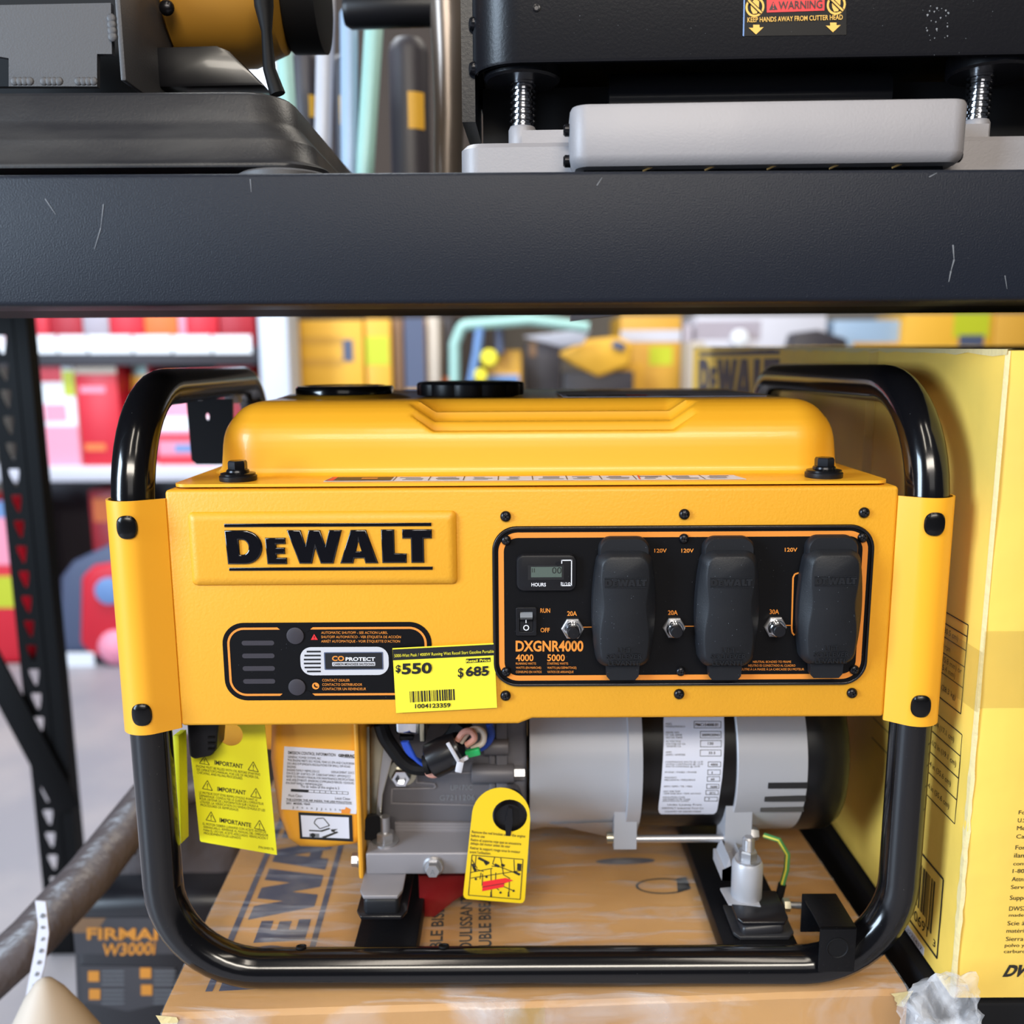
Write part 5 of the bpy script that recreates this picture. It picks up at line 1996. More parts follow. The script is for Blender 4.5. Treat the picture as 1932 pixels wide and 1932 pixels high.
tag(t_, 'bright yellow paper tag reading IMPORTANT three times hanging beside the starter grip', 'tag', 'yellow hang tags')
# a second yellow tag seen edge-wise behind the left leg
b = MB()
e0, e1, e2, e3 = U(326, 1388, 0.030), U(337, 1388, 0.030), U(342, 1592, 0.030), U(330, 1592, 0.030)
b.prism([e0, e1, e2, e3], (0.002, 0.012, 0), 'tag_yellow')
t2 = b.build('hang_tag', None, 0.0004, origin=(e1.x, 0.03, e1.z))
tag(t2, 'narrow yellow strip of a tag showing behind the left frame leg', 'tag', 'yellow hang tags')

# round-topped bracket tag on the oil knob
RY = 0.0485


def cR(x, y):
    return (660 + x / 4.83, 1340 + y / 4.83)


gR = lambda x, y, d=0.0: U(*cR(x, y), RY - d)
out = [(1036, 1650), (1034, 1680), (1042, 1702), (1062, 1718), (1555, 1757), (1578, 1750), (1592, 1730), (1597, 1700)]
out += [(1644, 990)]
for i in range(1, 18):
    a = R(-4 - 176 * i / 18)
    out.append((1378 + 266 * math.cos(a), 968 + 266 * math.sin(a) * 0.99))
out += [(1110, 972)]
kx = U(962, 1532, KY)
hole = [(p[0], p[1]) for p in circ(kx.x, kx.z, 0.0120, 28)]
b = MB()
b.shape([[(gR(*p).x, gR(*p).z) for p in out], circ(gR(1458, 960).x, gR(1458, 960).z, 0.0145, 28)], front(RY), 'tag_gold', 0.0003)


def tR(s, x0, y0, x1, y1, h, bold=0.01):
    b.text(s, gR(x0, y0, .0005), gR(x1, y1, .0005), gR(x0 + h * 0.08, y0 - h, .0005), 'ink_black', 0.0002, bold)


for s, x0, y0, x1 in (('Remove the red bracket under the engine', 1110, 1118, 1597), ('before use', 1104, 1152, 1228), ('Retire el soporte rojo que se encuentra', 1102, 1190, 1560), ('debajo del motor antes de usar', 1098, 1222, 1460),
                      ('Retirer le support rouge sous le moteur', 1096, 1264, 1552), ('avant l’utilisation.', 1092, 1300, 1285)):
    tR(s, x0, y0, x1, y0 + (x1 - x0) * 0.085, 24)


def lR(xa, ya, xb, yb, w=0.00035, m='ink_black', d=.0006):
    p, q = gR(xa, ya, d), gR(xb, yb, d)
    dd = (q - p).normalized()
    nn = Vector((-dd.z, 0, dd.x)) * w
    b.poly([p + nn, q + nn, q - nn, p - nn], m)


for l in ((1113, 1320, 1578, 1360), (1578, 1360, 1552, 1724), (1552, 1724, 1080, 1685), (1080, 1685, 1113, 1320), (1100, 1530, 1565, 1460), (1095, 1480, 1300, 1440), (1150, 1330, 1140, 1430), (1375, 1345, 1400, 1500),
          (1400, 1500, 1455, 1530), (1455, 1530, 1450, 1660), (1195, 1480, 1185, 1540), (1285, 1440, 1290, 1660), (1290, 1420, 1380, 1430), (1300, 1400, 1500, 1480), (1495, 1360, 1500, 1480), (1210, 1490, 1205, 1600),
          (1330, 1480, 1325, 1590), (1295, 1590, 1360, 1640), (1360, 1590, 1480, 1640), (1320, 1340, 1300, 1400), (1110, 1360, 1160, 1440), (1120, 1440, 1220, 1470)):
    lR(*l)
for l in ((1170, 1345, 1270, 1395), (1320, 1405, 1360, 1425), (1500, 1475, 1550, 1500), (1525, 1405, 1565, 1412), (1525, 1425, 1563, 1432), (1523, 1445, 1561, 1452), (1118, 1400, 1145, 1470), (1230, 1380, 1250, 1410), (1380, 1405, 1410, 1420)):
    lR(*l, 0.0011)
for x, y in ((1148, 1535), (1245, 1515), (1373, 1658), (1492, 1642)):
    q = gR(x, y)
    b.shape([circ(q.x, q.z, 0.0011, 12)], front(RY - 0.0006), 'ink_black')
for x, y in ((1287, 1680), (1446, 1680)):
    b.poly([gR(x - 9, y + 20, .0006), gR(x + 9, y + 20, .0006), gR(x + 5, y - 26, .0006), gR(x - 5, y - 26, .0006)], 'ink_black')
b.poly([gR(1212, 1562, .0007), gR(1420, 1528, .0007), gR(1490, 1552, .0007), gR(1408, 1578, .0007), gR(1402, 1612, .0007), gR(1205, 1650, .0007)], 'red_print')
lR(1205, 1612, 1408, 1578, 0.0003, 'ink_black', .0008)
t3 = b.build('hang_tag', None, origin=(kx.x, RY, kx.z))
tag(t3, 'golden yellow round-topped tag hung on the black oil knob with a red bracket drawing', 'tag', 'yellow hang tags')


# ================================================================== things on the upper shelf
# ---- chop saw at the left
SAW = thing('chop_saw', (-0.42, 0.16, ZS1), 'black steel chop saw base with orange motor at the left end of the upper shelf', 'saw')
YB = 0.0
xr = U(607, 318, YB).x
b = MB()
rings = []
for py, ins in ((318, 0.0005), (312, 0.0), (308, 0.001), (297, 0.0065), (262, 0.0085), (255, 0.0100), (226, 0.0170), (214, 0.0190), (166, 0.0215), (158, 0.0240), (155, 0.0280)):
    z = U(300, py, YB).z
    rings.append([Vector((x, y, z)) for x, y in rrect(-0.80 + ins, YB + ins - 0.004, xr - ins * 1.25, 0.34 - ins, 0.030, 8)])
b.loft(rings, 'saw_black', True, True, True)
BASE = b.build('saw_base', SAW, angle=60)
ZSB = U(300, 155, YB).z
b = MB()
q = U(530, 325, 0.0)
b.lathe([(0.032, 0), (0.033, 0.001), (0.033, 0.004), (0.030, 0.0058), (0.012, 0.0065)], (q.x, 0.012, ZS1), (0, 0, 1), 'saw_grey', 32)
b.build('rubber_foot', BASE)
b = MB()
q = U(-120, 325, 0.035)
b.lathe([(0.033, 0), (0.034, 0.001), (0.034, 0.005), (0.030, 0.0065), (0.012, 0.0075)], (q.x, 0.040, ZS1), (0, 0, 1), 'saw_grey', 32)
b.build('rubber_foot', BASE)
b = MB()
Yq = 0.040
pf = lambda x, y, Y=Yq: U(x, y, Y)
b.shape([[(pf(x, y).x, pf(x, y).z) for x, y in ((-90, 165), (20, 165), (20, 112), (-3, 108), (-90, 108), (-90, 14), (212, 8), (214, 104), (186, 104), (186, 165), (-60, 165))]], front(Yq), 'saw_grey', 0.0025)
b.build('fence_plate', SAW)
for x in (45, 100, 165):
    b = MB()
    q = pf(x, 153)
    for k in range(4):
        b.dome(q + Vector((0.0036 * (k - 1.5), -0.0025, -0.0008)), (0, -1, 0), 0.0030, 0.0010, 'saw_grey', 10)
    b.build('weld_bead', SAW)
b = MB()
q = pf(211, 52, 0.036)
for k in range(4):
    b.dome(q + Vector((0, 0, -0.004 * (k - 1.5))), (0, -1, 0), 0.0034, 0.0012, 'saw_grey', 10)
b.build('weld_bead', SAW)
b = MB()
p0, p1 = pf(214, -20, 0.036), pf(228, 152, 0.036)
x0 = (p0.x + p1.x) / 2
b.span((x0, 0.036, p1.z), (x0 + 0.004, 0.16, p0.z + 0.03), 'saw_grey')
b.build('side_plate', SAW, 0.001)
b = MB()
b.span((-0.75, 0.080, ZSB - 0.002), (x0 - 0.001, 0.084, ZSB + 0.10), 'black_matte')  # black sheet added so the fence cutouts look dark
b.build('added_dark_backing', SAW)
b = MB()
gy = 0.10
gp = [U(x, y, gy) for x, y in ((262, 88), (408, 84), (432, 94), (500, 162), (262, 166))]
b.prism([(v.x, gy, v.z) for v in gp], (0, 0.03, 0), 'black_satin')
b.build('blade_guard', SAW, 0.003)
b = MB()
mc = U(400, -10, 0.16)
xl_, xm_ = U(262, 0, 0.16).x, U(530, 0, 0.16).x
mr = abs(U(400, 72, 0.10).z - mc.z) * 1.0
b.lathe([(mr * 0.9, xl_), (mr, xl_ + 0.003), (mr, U(340, 0, .16).x), (mr * 1.06, U(345, 0, .16).x), (mr * 1.04, U(470, 0, .16).x), (mr * 0.85, xm_), (mr * 0.3, xm_ + 0.004)], (0, 0.16, mc.z), (1, 0, 0), 'motor_orange', 40)
MO = b.build('motor_housing', SAW, angle=40)
b = MB()
b.lathe([(mr * 0.7, xm_ - 0.004), (mr * 0.82, xm_ + 0.004), (mr * 0.82, U(600, 0, .16).x), (mr * 0.6, U(606, 0, .16).x)], (0, 0.18, mc.z + 0.005), (1, 0, 0), 'black_matte', 32)
b.build('motor_cap', MO)
b = MB()
q = U(310, 10, 0.10)
b.dome((q.x, 0.105, q.z), (0, -1, 0), 0.006, 0.004, 'screw_black', 16)
b.build('motor_screw', MO)
b = MB()
lv = [U(495, -40, 0.09), U(498, 12, 0.09), U(503, 60, 0.09), U(508, 130, 0.09), U(524, 178, 0.09)]
b.tube(lv, [0.0075, 0.0072, 0.0040, 0.0048, 0.0060], 'black_matte', 14)
b.build('lock_lever', SAW)

# ---- bronze arm with a black grip behind
ARM = thing('press_handle', (U(842, 320, 0.32).x, 0.32, ZS1), 'grey-brown metal arm with a black cross grip standing left of the planer', 'tool handle')
b = MB()
pth = [U(838, -60, 0.32), U(842, 20, 0.32), U(846, 120, 0.32), U(848, 220, 0.32), U(846, 290, 0.32), U(842, 326, 0.32)]
pth[-1].z = ZS1
for pz in pth:
    pass
b.tube(pth, [0.0165, 0.0165, 0.0160, 0.0155, 0.0150, 0.0130], 'bronze_grey', 20)
b.build('arm', ARM)
b = MB()
g0, g1 = U(650, 20, 0.33), U(818, 16, 0.33)
b.tube([g0, g0 + Vector((0.006, 0, 0)), g1], [0.014, 0.0175, 0.0170], 'black_plastic', 20)
b.build('grip', ARM)
b = MB()
q = U(812, 300, 0.40)
b.dome((q.x, 0.40, ZS1), (0, 0, 1), 0.022, 0.028, 'steel_grey', 20)
b.build('foot', ARM)

# ---- pale rods and dark canisters behind them
YR_ = 0.62
rods = [((536, 78), (552, 330), 0.0105, 'pack_teal', 'pale green slanted rod nearest the chop saw on the upper shelf'),
        ((616, -30), (608, 330), 0.0115, 'rod_white', 'white upright rod second from the chop saw'),
        ((658, 20), (660, 330), 0.0115, 'pack_blue', 'pale blue upright rod third from the chop saw'),
        ((706, 48), (688, 330), 0.0125, 'pack_teal', 'pale green leaning rod nearest the bronze arm')]
mat('rod_pale_blue', (0.30, 0.42, 0.58), 0.35)
mat('rod_white', (0.45, 0.46, 0.52), 0.4)
for (a0, a1), (c0, c1_), r, m, lab in rods:
    p, q = U(a0, a1, YR_), U(c0, c1_, YR_)
    dd = (q - p)
    q = p + dd * ((ZS1 - p.z) / dd.z)
    b = MB()
    b.tube([p, p + dd * 0.02, q], [r * 0.8, r, r], 'rod_pale_blue' if m == 'pack_blue' else m, 16)
    o = b.build('support_rod', None, origin=q)
    tag(o, lab, 'rod', 'rods on the upper shelf')
for x0, x1, yt, ly0, ly1, lx0, lx1, lab in ((548, 602, 95, 178, 220, 582, 606, 'dark canister with yellow label half hidden behind the chop saw'),
                                            (624, 676, 105, 180, 235, 640, 655, 'dark canister between the two middle pale rods'),
                                            (732, 808, 72, 172, 242, 769, 800, 'dark round-topped canister with yellow label left of the bronze arm')):
    Yc = 0.74
    p, q = U(x0, yt, Yc), U(x1, yt, Yc)
    r = (q.x - p.x) / 2
    cx = (p.x + q.x) / 2
    t = thing('gas_canister', (cx, Yc, ZS1), lab, 'canister', 'canisters on the upper shelf')
    b = MB()
    h = p.z - ZS1
    b.lathe([(r * 0.9, 0), (r, 0.004), (r, h - r * 0.8), (r * 0.92, h - r * 0.4), (r * 0.7, h - r * 0.12), (r * 0.2, h)], (cx, Yc, ZS1), (0, 0, 1), 'pack_dark', 32)
    b.build('canister_body', t)
    b = MB()
    la, lb = U(lx0, ly0, Yc - r), U(lx1, ly1, Yc - r)
    rr_ = r + 0.0008
    a0, a1 = math.asin(max(-1, min(1, (la.x - cx) / rr_))), math.asin(max(-1, min(1, (lb.x - cx) / rr_)))
    b.loft([[Vector((cx + rr_ * math.sin(a0 + (a1 - a0) * i / 8), Yc - rr_ * math.cos(a0 + (a1 - a0) * i / 8), z)) for i in range(9)] for z in (lb.z, la.z)], 'pack_yellow', True, False, False, False)
    plab(b.build('canister_label', t), 'yellow label')

# ---- thickness planer at the right
PN = Vector((0.035, 1, 0)).normalized()
PO = Vector((0.0, 0.026, 0))
ux_ = Vector((PN.y, -PN.x, 0))
uy_ = PN


def Pp(px, py, back=0.0):
    return UPL(px, py, PO + PN * back, PN)


def pl_loc(p):
    v = p - PO
    return v.dot(ux_), v.dot(uy_), p.z


def pw(x, y, z):
    return PO + ux_ * x + uy_ * y + Vector((0, 0, z))


PLN = thing('thickness_planer', tuple(pw(pl_loc(Pp(1400, 300))[0], 0.15, ZS1)), 'black and silver benchtop planer with a warning sticker on the upper shelf', 'planer')


def prr(x0, y0, x1, y1, r, z, n=8, rl=None):
    return [pw(x, y, z) for x, y in rrect(x0, y0, x1, y1, r, n)]


hx0 = pl_loc(Pp(893, 100, 0.03))[0]
hx1 = 0.62
hz0 = Pp(1300, 116).z
b = MB()
b.loft([prr(hx0, 0.0, hx1, 0.32, 0.036, hz0 + 0.0012, 10), prr(hx0 - 0.0008, -0.0008, hx1, 0.32, 0.0365, hz0 + 0.003, 10), prr(hx0 - 0.0008, -0.0008, hx1, 0.32, 0.0365, hz0 + 0.16, 10)], 'planer_black', True, False, True)
b.loft([prr(hx0 + 0.003, 0.003, hx1 - 0.003, 0.317, 0.034, hz0 + 0.0012, 10), prr(hx0 + 0.003, 0.003, hx1 - 0.003, 0.317, 0.034, hz0 + 0.02, 10)], 'planer_black', True, False, True)
HD = b.build('planer_head', PLN, angle=40)
b = MB()
for px, r in ((985, 0.028), (1871, 0.030)):
    q = pl_loc(Pp(px, 120, 0.035))
    c_ = pw(q[0], 0.036, hz0)
    b = MB()
    b.lathe([(r, 0.012), (r, -0.0005), (r * 0.93, -0.002), (r * 0.55, -0.002)], c_, (0, 0, 1), 'planer_black', 40)
    b.build('column_sleeve', HD)
b = MB()
q = pl_loc(Pp(884, 60, 0.05))
b.loft([[pw(q[0] - 0.004, 0.03, hz0 - 0.030), pw(q[0] - 0.004, 0.10, hz0 - 0.030), pw(q[0] - 0.004, 0.10, hz0 + 0.07), pw(q[0] - 0.004, 0.055, hz0 + 0.07), pw(q[0] - 0.004, 0.03, hz0 + 0.055)],
        [pw(hx0 + 0.001, 0.03, hz0 - 0.030), pw(hx0 + 0.001, 0.10, hz0 - 0.030), pw(hx0 + 0.001, 0.10, hz0 + 0.07), pw(hx0 + 0.001, 0.055, hz0 + 0.07), pw(hx0 + 0.001, 0.03, hz0 + 0.055)]], 'planer_black', False)
SPL = b.build('side_plate', PLN)
b = MB()
for py in (46, 130):
    c_ = Pp(896, py, 0.028)
    b = MB()
    b.lathe([(0.0048, 0), (0.0048, 0.004), (0.0035, 0.006)], c_ + ux_ * 0.002, -ux_ - uy_ * 0.3, 'screw_black', 14)
    b.build('plate_bolt', SPL)
b = MB()
# black block put in for the shade of the throat behind the table
tx0, tx1 = pl_loc(Pp(1062, 150, 0.06))[0], pl_loc(Pp(1800, 150, 0.06))[0]
b.prism([pw(hx0 + 0.004, 0.07, hz0 + 0.004), pw(hx1, 0.07, hz0 + 0.004), pw(hx1, 0.07, ZS1 + 0.028), pw(hx0 + 0.004, 0.07, ZS1 + 0.028)], uy_ * 0.2, 'black_matte')
b.build('throat', PLN)
b = MB()
cq = pl_loc(Pp(1660, 150, 0.05))
b.cyl(pw(cq[0] - 0.2, 0.075, hz0 - 0.006), pw(cq[0] + 0.012, 0.075, hz0 - 0.006), 0.020, 'black_satin', 28)
b.build('cutter_drum', PLN)
# base casting with collars
b = MB()
bz1 = Pp(960, 268).z
bx0, bx1 = pl_loc(Pp(868, 300))[0], 0.62
b.loft([prr(bx0, 0.0, bx1, 0.34, 0.014, ZS1, 6), prr(bx0, 0.0, bx1, 0.34, 0.014, bz1 - 0.0035, 6), prr(bx0 + 0.0035, 0.0035, bx1, 0.336, 0.012, bz1, 6)], 'planer_silver', True)
PB = b.build('planer_base', PLN, angle=40)
for px0, px1, st_ in ((957, 1011, 1), (1845, 1898, -1)):
    b = MB()
    a, c_ = pl_loc(Pp(px0, 250, 0.01)), pl_loc(Pp(px1, 250, 0.01))
    cx, r = (a[0] + c_[0]) / 2, (c_[0] - a[0]) / 2
    czt = Pp(985, 224, 0.01).z
    b.lathe([(r, 0), (r, czt - bz1 - 0.002), (r * 0.9, czt - bz1)], pw(cx, 0.036, bz1), (0, 0, 1), 'planer_silver', 32)
    bz2 = Pp(1040, 236, 0.01).z
    xo = cx + st_ * 0.035
    b.prism([pw(min(cx, xo), 0.015, bz1 - 0.002), pw(max(cx, xo), 0.015, bz1 - 0.002), pw(max(cx, xo), 0.06, bz1 - 0.002), pw(min(cx, xo), 0.06, bz1 - 0.002)], (0, 0, bz2 - bz1), 'planer_silver')
    b.build('column_collar', PB, angle=40)
    b = MB()
    prof = []
    z = czt - 0.004
    while z < hz0 + 0.01:
        prof += [(r * 0.93, z - czt), (r * 0.93, z - czt + 0.0016), (r * 0.78, z - czt + 0.0024), (r * 0.78, z - czt + 0.0034)]
        z += 0.0042
    b.lathe(prof, pw(cx, 0.036, czt), Vector((0.02, 0, 1)), 'chrome', 28)
    b.build('threaded_column', PLN, angle=60)
# table
tx0, tx1 = pl_loc(Pp(1076, 250, -0.034))[0], pl_loc(Pp(1833, 250, -0.034))[0]
tzt, tzb = Pp(1450, 189, -0.034).z, Pp(1450, 303, -0.034).z + 0.0025
b = MB()
b.loft([prr(tx0 + 0.004, -0.030, tx1 - 0.004, 0.30, 0.010, tzb - 0.004, 6), prr(tx0 + 0.001, -0.033, tx1 - 0.001, 0.30, 0.012, tzb - 0.001, 6), prr(tx0, -0.034, tx1, 0.30, 0.012, tzb + 0.003, 6), prr(tx0, -0.034, tx1, 0.30, 0.012, tzt - 0.003, 6),
        prr(tx0 + 0.0012, -0.0328, tx1 - 0.0012, 0.30, 0.011, tzt - 0.0006, 6), prr(tx0 + 0.003, -0.031, tx1 - 0.003, 0.30, 0.010, tzt, 6)], 'planer_silver', True)
TB = b.build('planer_table', PLN, angle=40)
b = MB()
for px, s in ((1072, -1), (1836, 1)):
    for py in ((243, 302) if s < 0 else (235, 292)):
        c_ = Pp(px, py, -0.016)
        e = pw(tx0 if s < 0 else tx1, -0.012, c_.z)
        b = MB()
        b.lathe([(0.0042, -0.001), (0.0042, 0.003), (0.0030, 0.0042)], e, ux_ * s, 'screw_black', 14)
        b.build('table_screw', TB)
b = MB()
b.prism([pw(tx0 + 0.01, -0.020, ZS1 + 0.0003), pw(tx1 - 0.01, -0.020, ZS1 + 0.0003), pw(tx1 - 0.01, -0.016, tzb - 0.002), pw(tx0 + 0.01, -0.016, tzb - 0.002)], uy_ * 0.02, 'black_matte')  # black slab put in for the shade in the gap below the table
for k in range(5):
    xx = tx0 + 0.05 + 0.042 * k
    b.tube([pw(xx, -0.0235, tzb - 0.006), pw(xx + 0.012, -0.0235, tzb - 0.0012)], 0.0007, 'wood_tan', 6)
b.build('gap_shade_and_bits', TB)


# warning sticker
def cW(x, y):
    return (1380 + x / 8.05, y / 8.05)


gW = lambda x, y, d=0.0: Pp(*cW(x, y), -0.0012 - d)
b = MB()
st_top = -330
b.prism([gW(175, 548), gW(1745, 530), gW(1745, st_top), gW(205, st_top)], uy_ * 0.0003, 'panel_black')
b.poly([gW(172, 548, .0003), gW(192, 548, .0003), gW(212, st_top, .0003), gW(192, st_top, .0003)], 'pack_blue')
b.poly([gW(536, 190, .0003), gW(1412, 160, .0003), gW(1418, -90, .0003), gW(536, -90, .0003)], 'red_print')


def tW(s, x0, y0, x1, y1, h, m, bold=0.0):
    b.text(s, gW(x0, y0, .0005), gW(x1, y1, .0005), gW(x0, y0 - h, .0005), m, 0.0002, bold)


tW('WARNING', 715, 142, 1380, 122, 118, 'black_print', 0.01)
b.poly([gW(570, 152, .0005), gW(702, 148, .0005), gW(635, 18, .0005)], 'black_print')
tW('!', 625, 138, 648, 137, 92, 'red_print', 0.0)
mat('sign_amber', (0.75, 0.42, 0.07), 0.5)
tW('KEEP HANDS AWAY FROM CUTTER HEAD', 242, 340, 1688, 297, 72, 'sign_amber', 0.01)
for cx, cy in ((357, 105), (1592, 70)):
    q = gW(cx, cy, .0004)
    lx = pl_loc(q)
    fnp = lambda x, y, z=0.0: pw(x, lx[1], y)
    b.shape([circ(lx[0], lx[2], 0.0064, 32), circ(lx[0], lx[2], 0.0050, 32)], fnp, 'sign_amber')
    hand = [(-0.0030, 0.0010), (-0.0020, 0.0036), (-0.0013, 0.0036), (-0.0012, 0.0044), (-0.0004, 0.0046), (0.0002, 0.0046), (0.0011, 0.0045), (0.0019, 0.0040), (0.0027, 0.0035), (0.0027, -0.0010), (0.0015, -0.0042), (-0.0012, -0.0044), (-0.0026, -0.0018)]
    b.shape([[(lx[0] + x, lx[2] + y) for x, y in hand]], fnp, 'sign_amber')
    p, q2 = pw(lx[0] - 0.0047, lx[1] - 0.0003, lx[2] + 0.0042), pw(lx[0] + 0.0045, lx[1] - 0.0003, lx[2] - 0.0040)
    dd = (q2 - p).normalized()
    nn = dd.cross(uy_)
    b.poly([p + nn * 0.0012, q2 + nn * 0.0012, q2 - nn * 0.0012, p - nn * 0.0012], 'panel_black')
    b.poly([p + nn * 0.0006 - uy_ * 0.0002, q2 + nn * 0.0006 - uy_ * 0.0002, q2 - nn * 0.0006 - uy_ * 0.0002, p - nn * 0.0006 - uy_ * 0.0002], 'sign_amber')
for ax_, ay_ in ((378, 375), (1547, 342)):
    b.poly([gW(ax_ - 48, ay_, .0005), gW(ax_ - 48, ay_ + 48, .0005), gW(ax_ - 114, ay_ + 46, .0005), gW(ax_ - 5, ay_ + 148, .0005), gW(ax_ + 112, ay_ + 38, .0005), gW(ax_ + 50, ay_ + 42, .0005), gW(ax_ + 48, ay_, .0005)], 'sign_amber')
b.build('warning_sticker', HD)
b = MB()
c_ = Pp(1012, 15, -0.001)
b.lathe([(0.0026, 0), (0.0026, 0.0004), (0.0016, 0.0006), (0.0014, 0.0001)], c_, -uy_, 'screw_black', 16)
b.build('pin_hole', HD)
# scuffs on the planer and the beam
b = MB()
sr = random.Random(8)
for _ in range(26):
    x, y = sr.uniform(1745, 1790), sr.uniform(10, 78)
    p = Pp(x, y, -0.0010)
    s = sr.uniform(0.0002, 0.0008)
    b.poly([p + ux_ * s, p + Vector((0, 0, s * 0.7)), p - ux_ * s, p - Vector((0, 0, s * 1.6))], 'grey_print')
b.build('scuff_marks', HD)
b = MB()
for pts in ([(1798, 462), (1800, 490), (1794, 512), (1790, 532)], [(1896, 520), (1900, 545)], [(1753, 334), (1768, 326)], [(195, 385), (190, 430), (178, 470)], [(85, 375), (105, 405)], [(472, 338), (474, 362)], [(1126, 350), (1136, 335)]):
    b = MB()
    for (xa, ya), (xb, yb) in zip(pts[:-1], pts[1:]):
        p, q = U(xa, ya, -0.0303), U(xb, yb, -0.0303)
        d = (q - p).normalized()
        nn = Vector((-d.z, 0, d.x)) * (0.0005 if len(pts) == 4 else 0.0003)
        b.poly([p + nn, q + nn * 0.4, q - nn * 0.4, p - nn], 'grey_print')
    b.build('scratch_mark', BEAM)


# ================================================================== shop goods in the background
def pspan(px0, py0, px1, py1, Y, depth):
    a, c = U(px0, (py0 + py1) / 2, Y), U(px1, (py0 + py1) / 2, Y)
    t, bo = U((px0 + px1) / 2, py0, Y).z, U((px0 + px1) / 2, py1, Y).z
    return (a.x, Y, bo), (c.x, Y + depth, t)


def goods(name, label, cat, group, px0, py0, px1, py1, Y, depth, m, bands=(), zbot=None, ztop=None):
    """a boxed article with printed bands; bands = (u0, v0, u1, v1, material) in fractions of its front, v up"""
    a, c = pspan(px0, py0, px1, py1, Y, depth)
    a, c = Vector(a), Vector(c)
    if zbot is not None:
        a.z = zbot
    if ztop is not None:
        c.z = ztop
    b = MB()
    b.span(a, c, m)
    if bands:
        t = thing(name, (0.5 * (a.x + c.x), Y + depth / 2, a.z), label, cat, group)
        b.build('box_body', t, 0.004)
        for i, (u0, v0, u1, v1, mm) in enumerate(bands):
            k = MB()
            d = 0.001 + 0.0004 * i
            x0, x1 = a.x + (c.x - a.x) * u0, a.x + (c.x - a.x) * u1
            z0, z1 = a.z + (c.z - a.z) * v0, a.z + (c.z - a.z) * v1
            k.span((x0, Y - d, z0), (x1, Y - d + 0.0008, z1), mm)
            k.build('printed_panel', t)
        return t
    o = b.build(name, None, 0.004, origin=(0.5 * (a.x + c.x), Y + depth / 2, a.z))
    return tag(o, label, cat, group)


YS_ = 2.55
SH_ = thing('display_shelving', (U(270, 900, YS_).x, YS_ + 0.25, ZFLOOR), 'grey shop shelving holding red boxed goods behind the generator at left', 'shelving')
xl, xr_ = U(-60, 800, YS_).x, U(484, 700, YS_).x
zA, zA2 = U(270, 634, YS_).z, U(270, 690, YS_).z
zB, zB2 = U(270, 880, YS_).z, U(270, 908, YS_).z
zK = U(150, 1262, YS_).z
for nm, z0, z1, m in (('upper_shelf', zA2, zA - 0.04, 'pack_dark'), ('middle_shelf', zB2, zB, 'shelf_light'), ('bottom_shelf', zK - 0.05, zK, 'pack_dark')):
    b = MB()
    b.span((xl, YS_, z0), (xr_, YS_ + 0.5, z1), m)
    b.build(nm, SH_, 0.004)
b = MB()
b.span((xl, YS_ + 0.5, ZFLOOR), (xr_, YS_ + 0.53, 1.2), 'pack_dark')
b.build('back_panel', SH_)
b = MB()
b.span((xl, YS_ + 0.02, ZFLOOR), (xr_, YS_ + 0.5, zK - 0.05), 'black_matte')
b.build('plinth', SH_)
cuts = [62, 108, 165, 250, 325, 400, 476]
cuts = [-40, 10] + cuts
for x0, x1 in zip(cuts[:-1], cuts[1:]):
    a, c = pspan(x0 + 2, 632, x1 - 2, 667, YS_ - 0.006, 0.004)
    b = MB()
    b.span(a, c, 'pack_white')
    plab(b.build('price_tag', SH_), 'white price tag on the shelf edge')
row = [(-40, 20, 'pack_pink', 'pink box at the far left of the top row'), (60, 92, 'pack_red', 'narrow red box first on the top row'), (92, 156, 'pack_crimson', 'wide crimson box second on the top row'),
       (156, 206, 'pack_lilac', 'lilac grey box between the red ones on the top row'), (206, 272, 'pack_red', 'red box left of the orange one on the top row'),
       (272, 336, 'pack_orange', 'orange box on the top row'), (336, 352, 'pack_pink', 'slim pink box right of the orange one'), (352, 412, 'pack_red', 'red box right of the slim pink one'), (414, 480, 'pack_crimson', 'dark crimson box at the right end of the top row')]
for x0, x1, m, lab in row:
    goods('product_box', lab, 'box', 'boxes on the upper red shelf', x0, 590, x1 - 1, 632, YS_ + 0.05, 0.3, m, zbot=zA - 0.04, ztop=zA + 0.22)
goods('product_box', 'white and pink box at the left of the middle row', 'box', 'boxes on the middle red shelf', 70, 690, 146, 880, YS_ + 0.04, 0.3, 'pack_white',
      ((0.15, 0.84, 0.7, 1.0, 'pack_red'), (0.72, 0.7, 1.0, 0.95, 'pack_lime'), (0.2, 0.45, 0.75, 0.62, 'pack_pink'), (0.0, 0.0, 1.0, 0.40, 'pack_pink')), zbot=zB)
goods('product_box', 'red box with cream top in the middle row', 'box', 'boxes on the middle red shelf', 148, 686, 226, 880, YS_ + 0.03, 0.3, 'pack_red',
      ((0.0, 0.90, 1.0, 1.0, 'cream_foam'), (0.1, 0.72, 0.7, 0.78, 'pack_pink'), (0.1, 0.15, 0.6, 0.22, 'pack_orange')), zbot=zB)
goods('product_box', 'striped pink and blue box seen under the left handle', 'box', 'boxes on the middle red shelf', 296, 756, 400, 880, YS_ + 0.04, 0.3, 'pack_pink',
      ((0.0, 0.55, 1.0, 0.75, 'pack_white'), (0.0, 0.38, 1.0, 0.48, 'pack_red'), (0.3, 0.2, 0.9, 0.32, 'pack_blue'), (0, 0, 1, 0.15, 'pack_red')), zbot=zB)
goods('product_box', 'dark crimson box behind the left handle bend', 'box', 'boxes on the middle red shelf', 412, 690, 480, 880, YS_ + 0.10, 0.3, 'pack_crimson', zbot=zB)
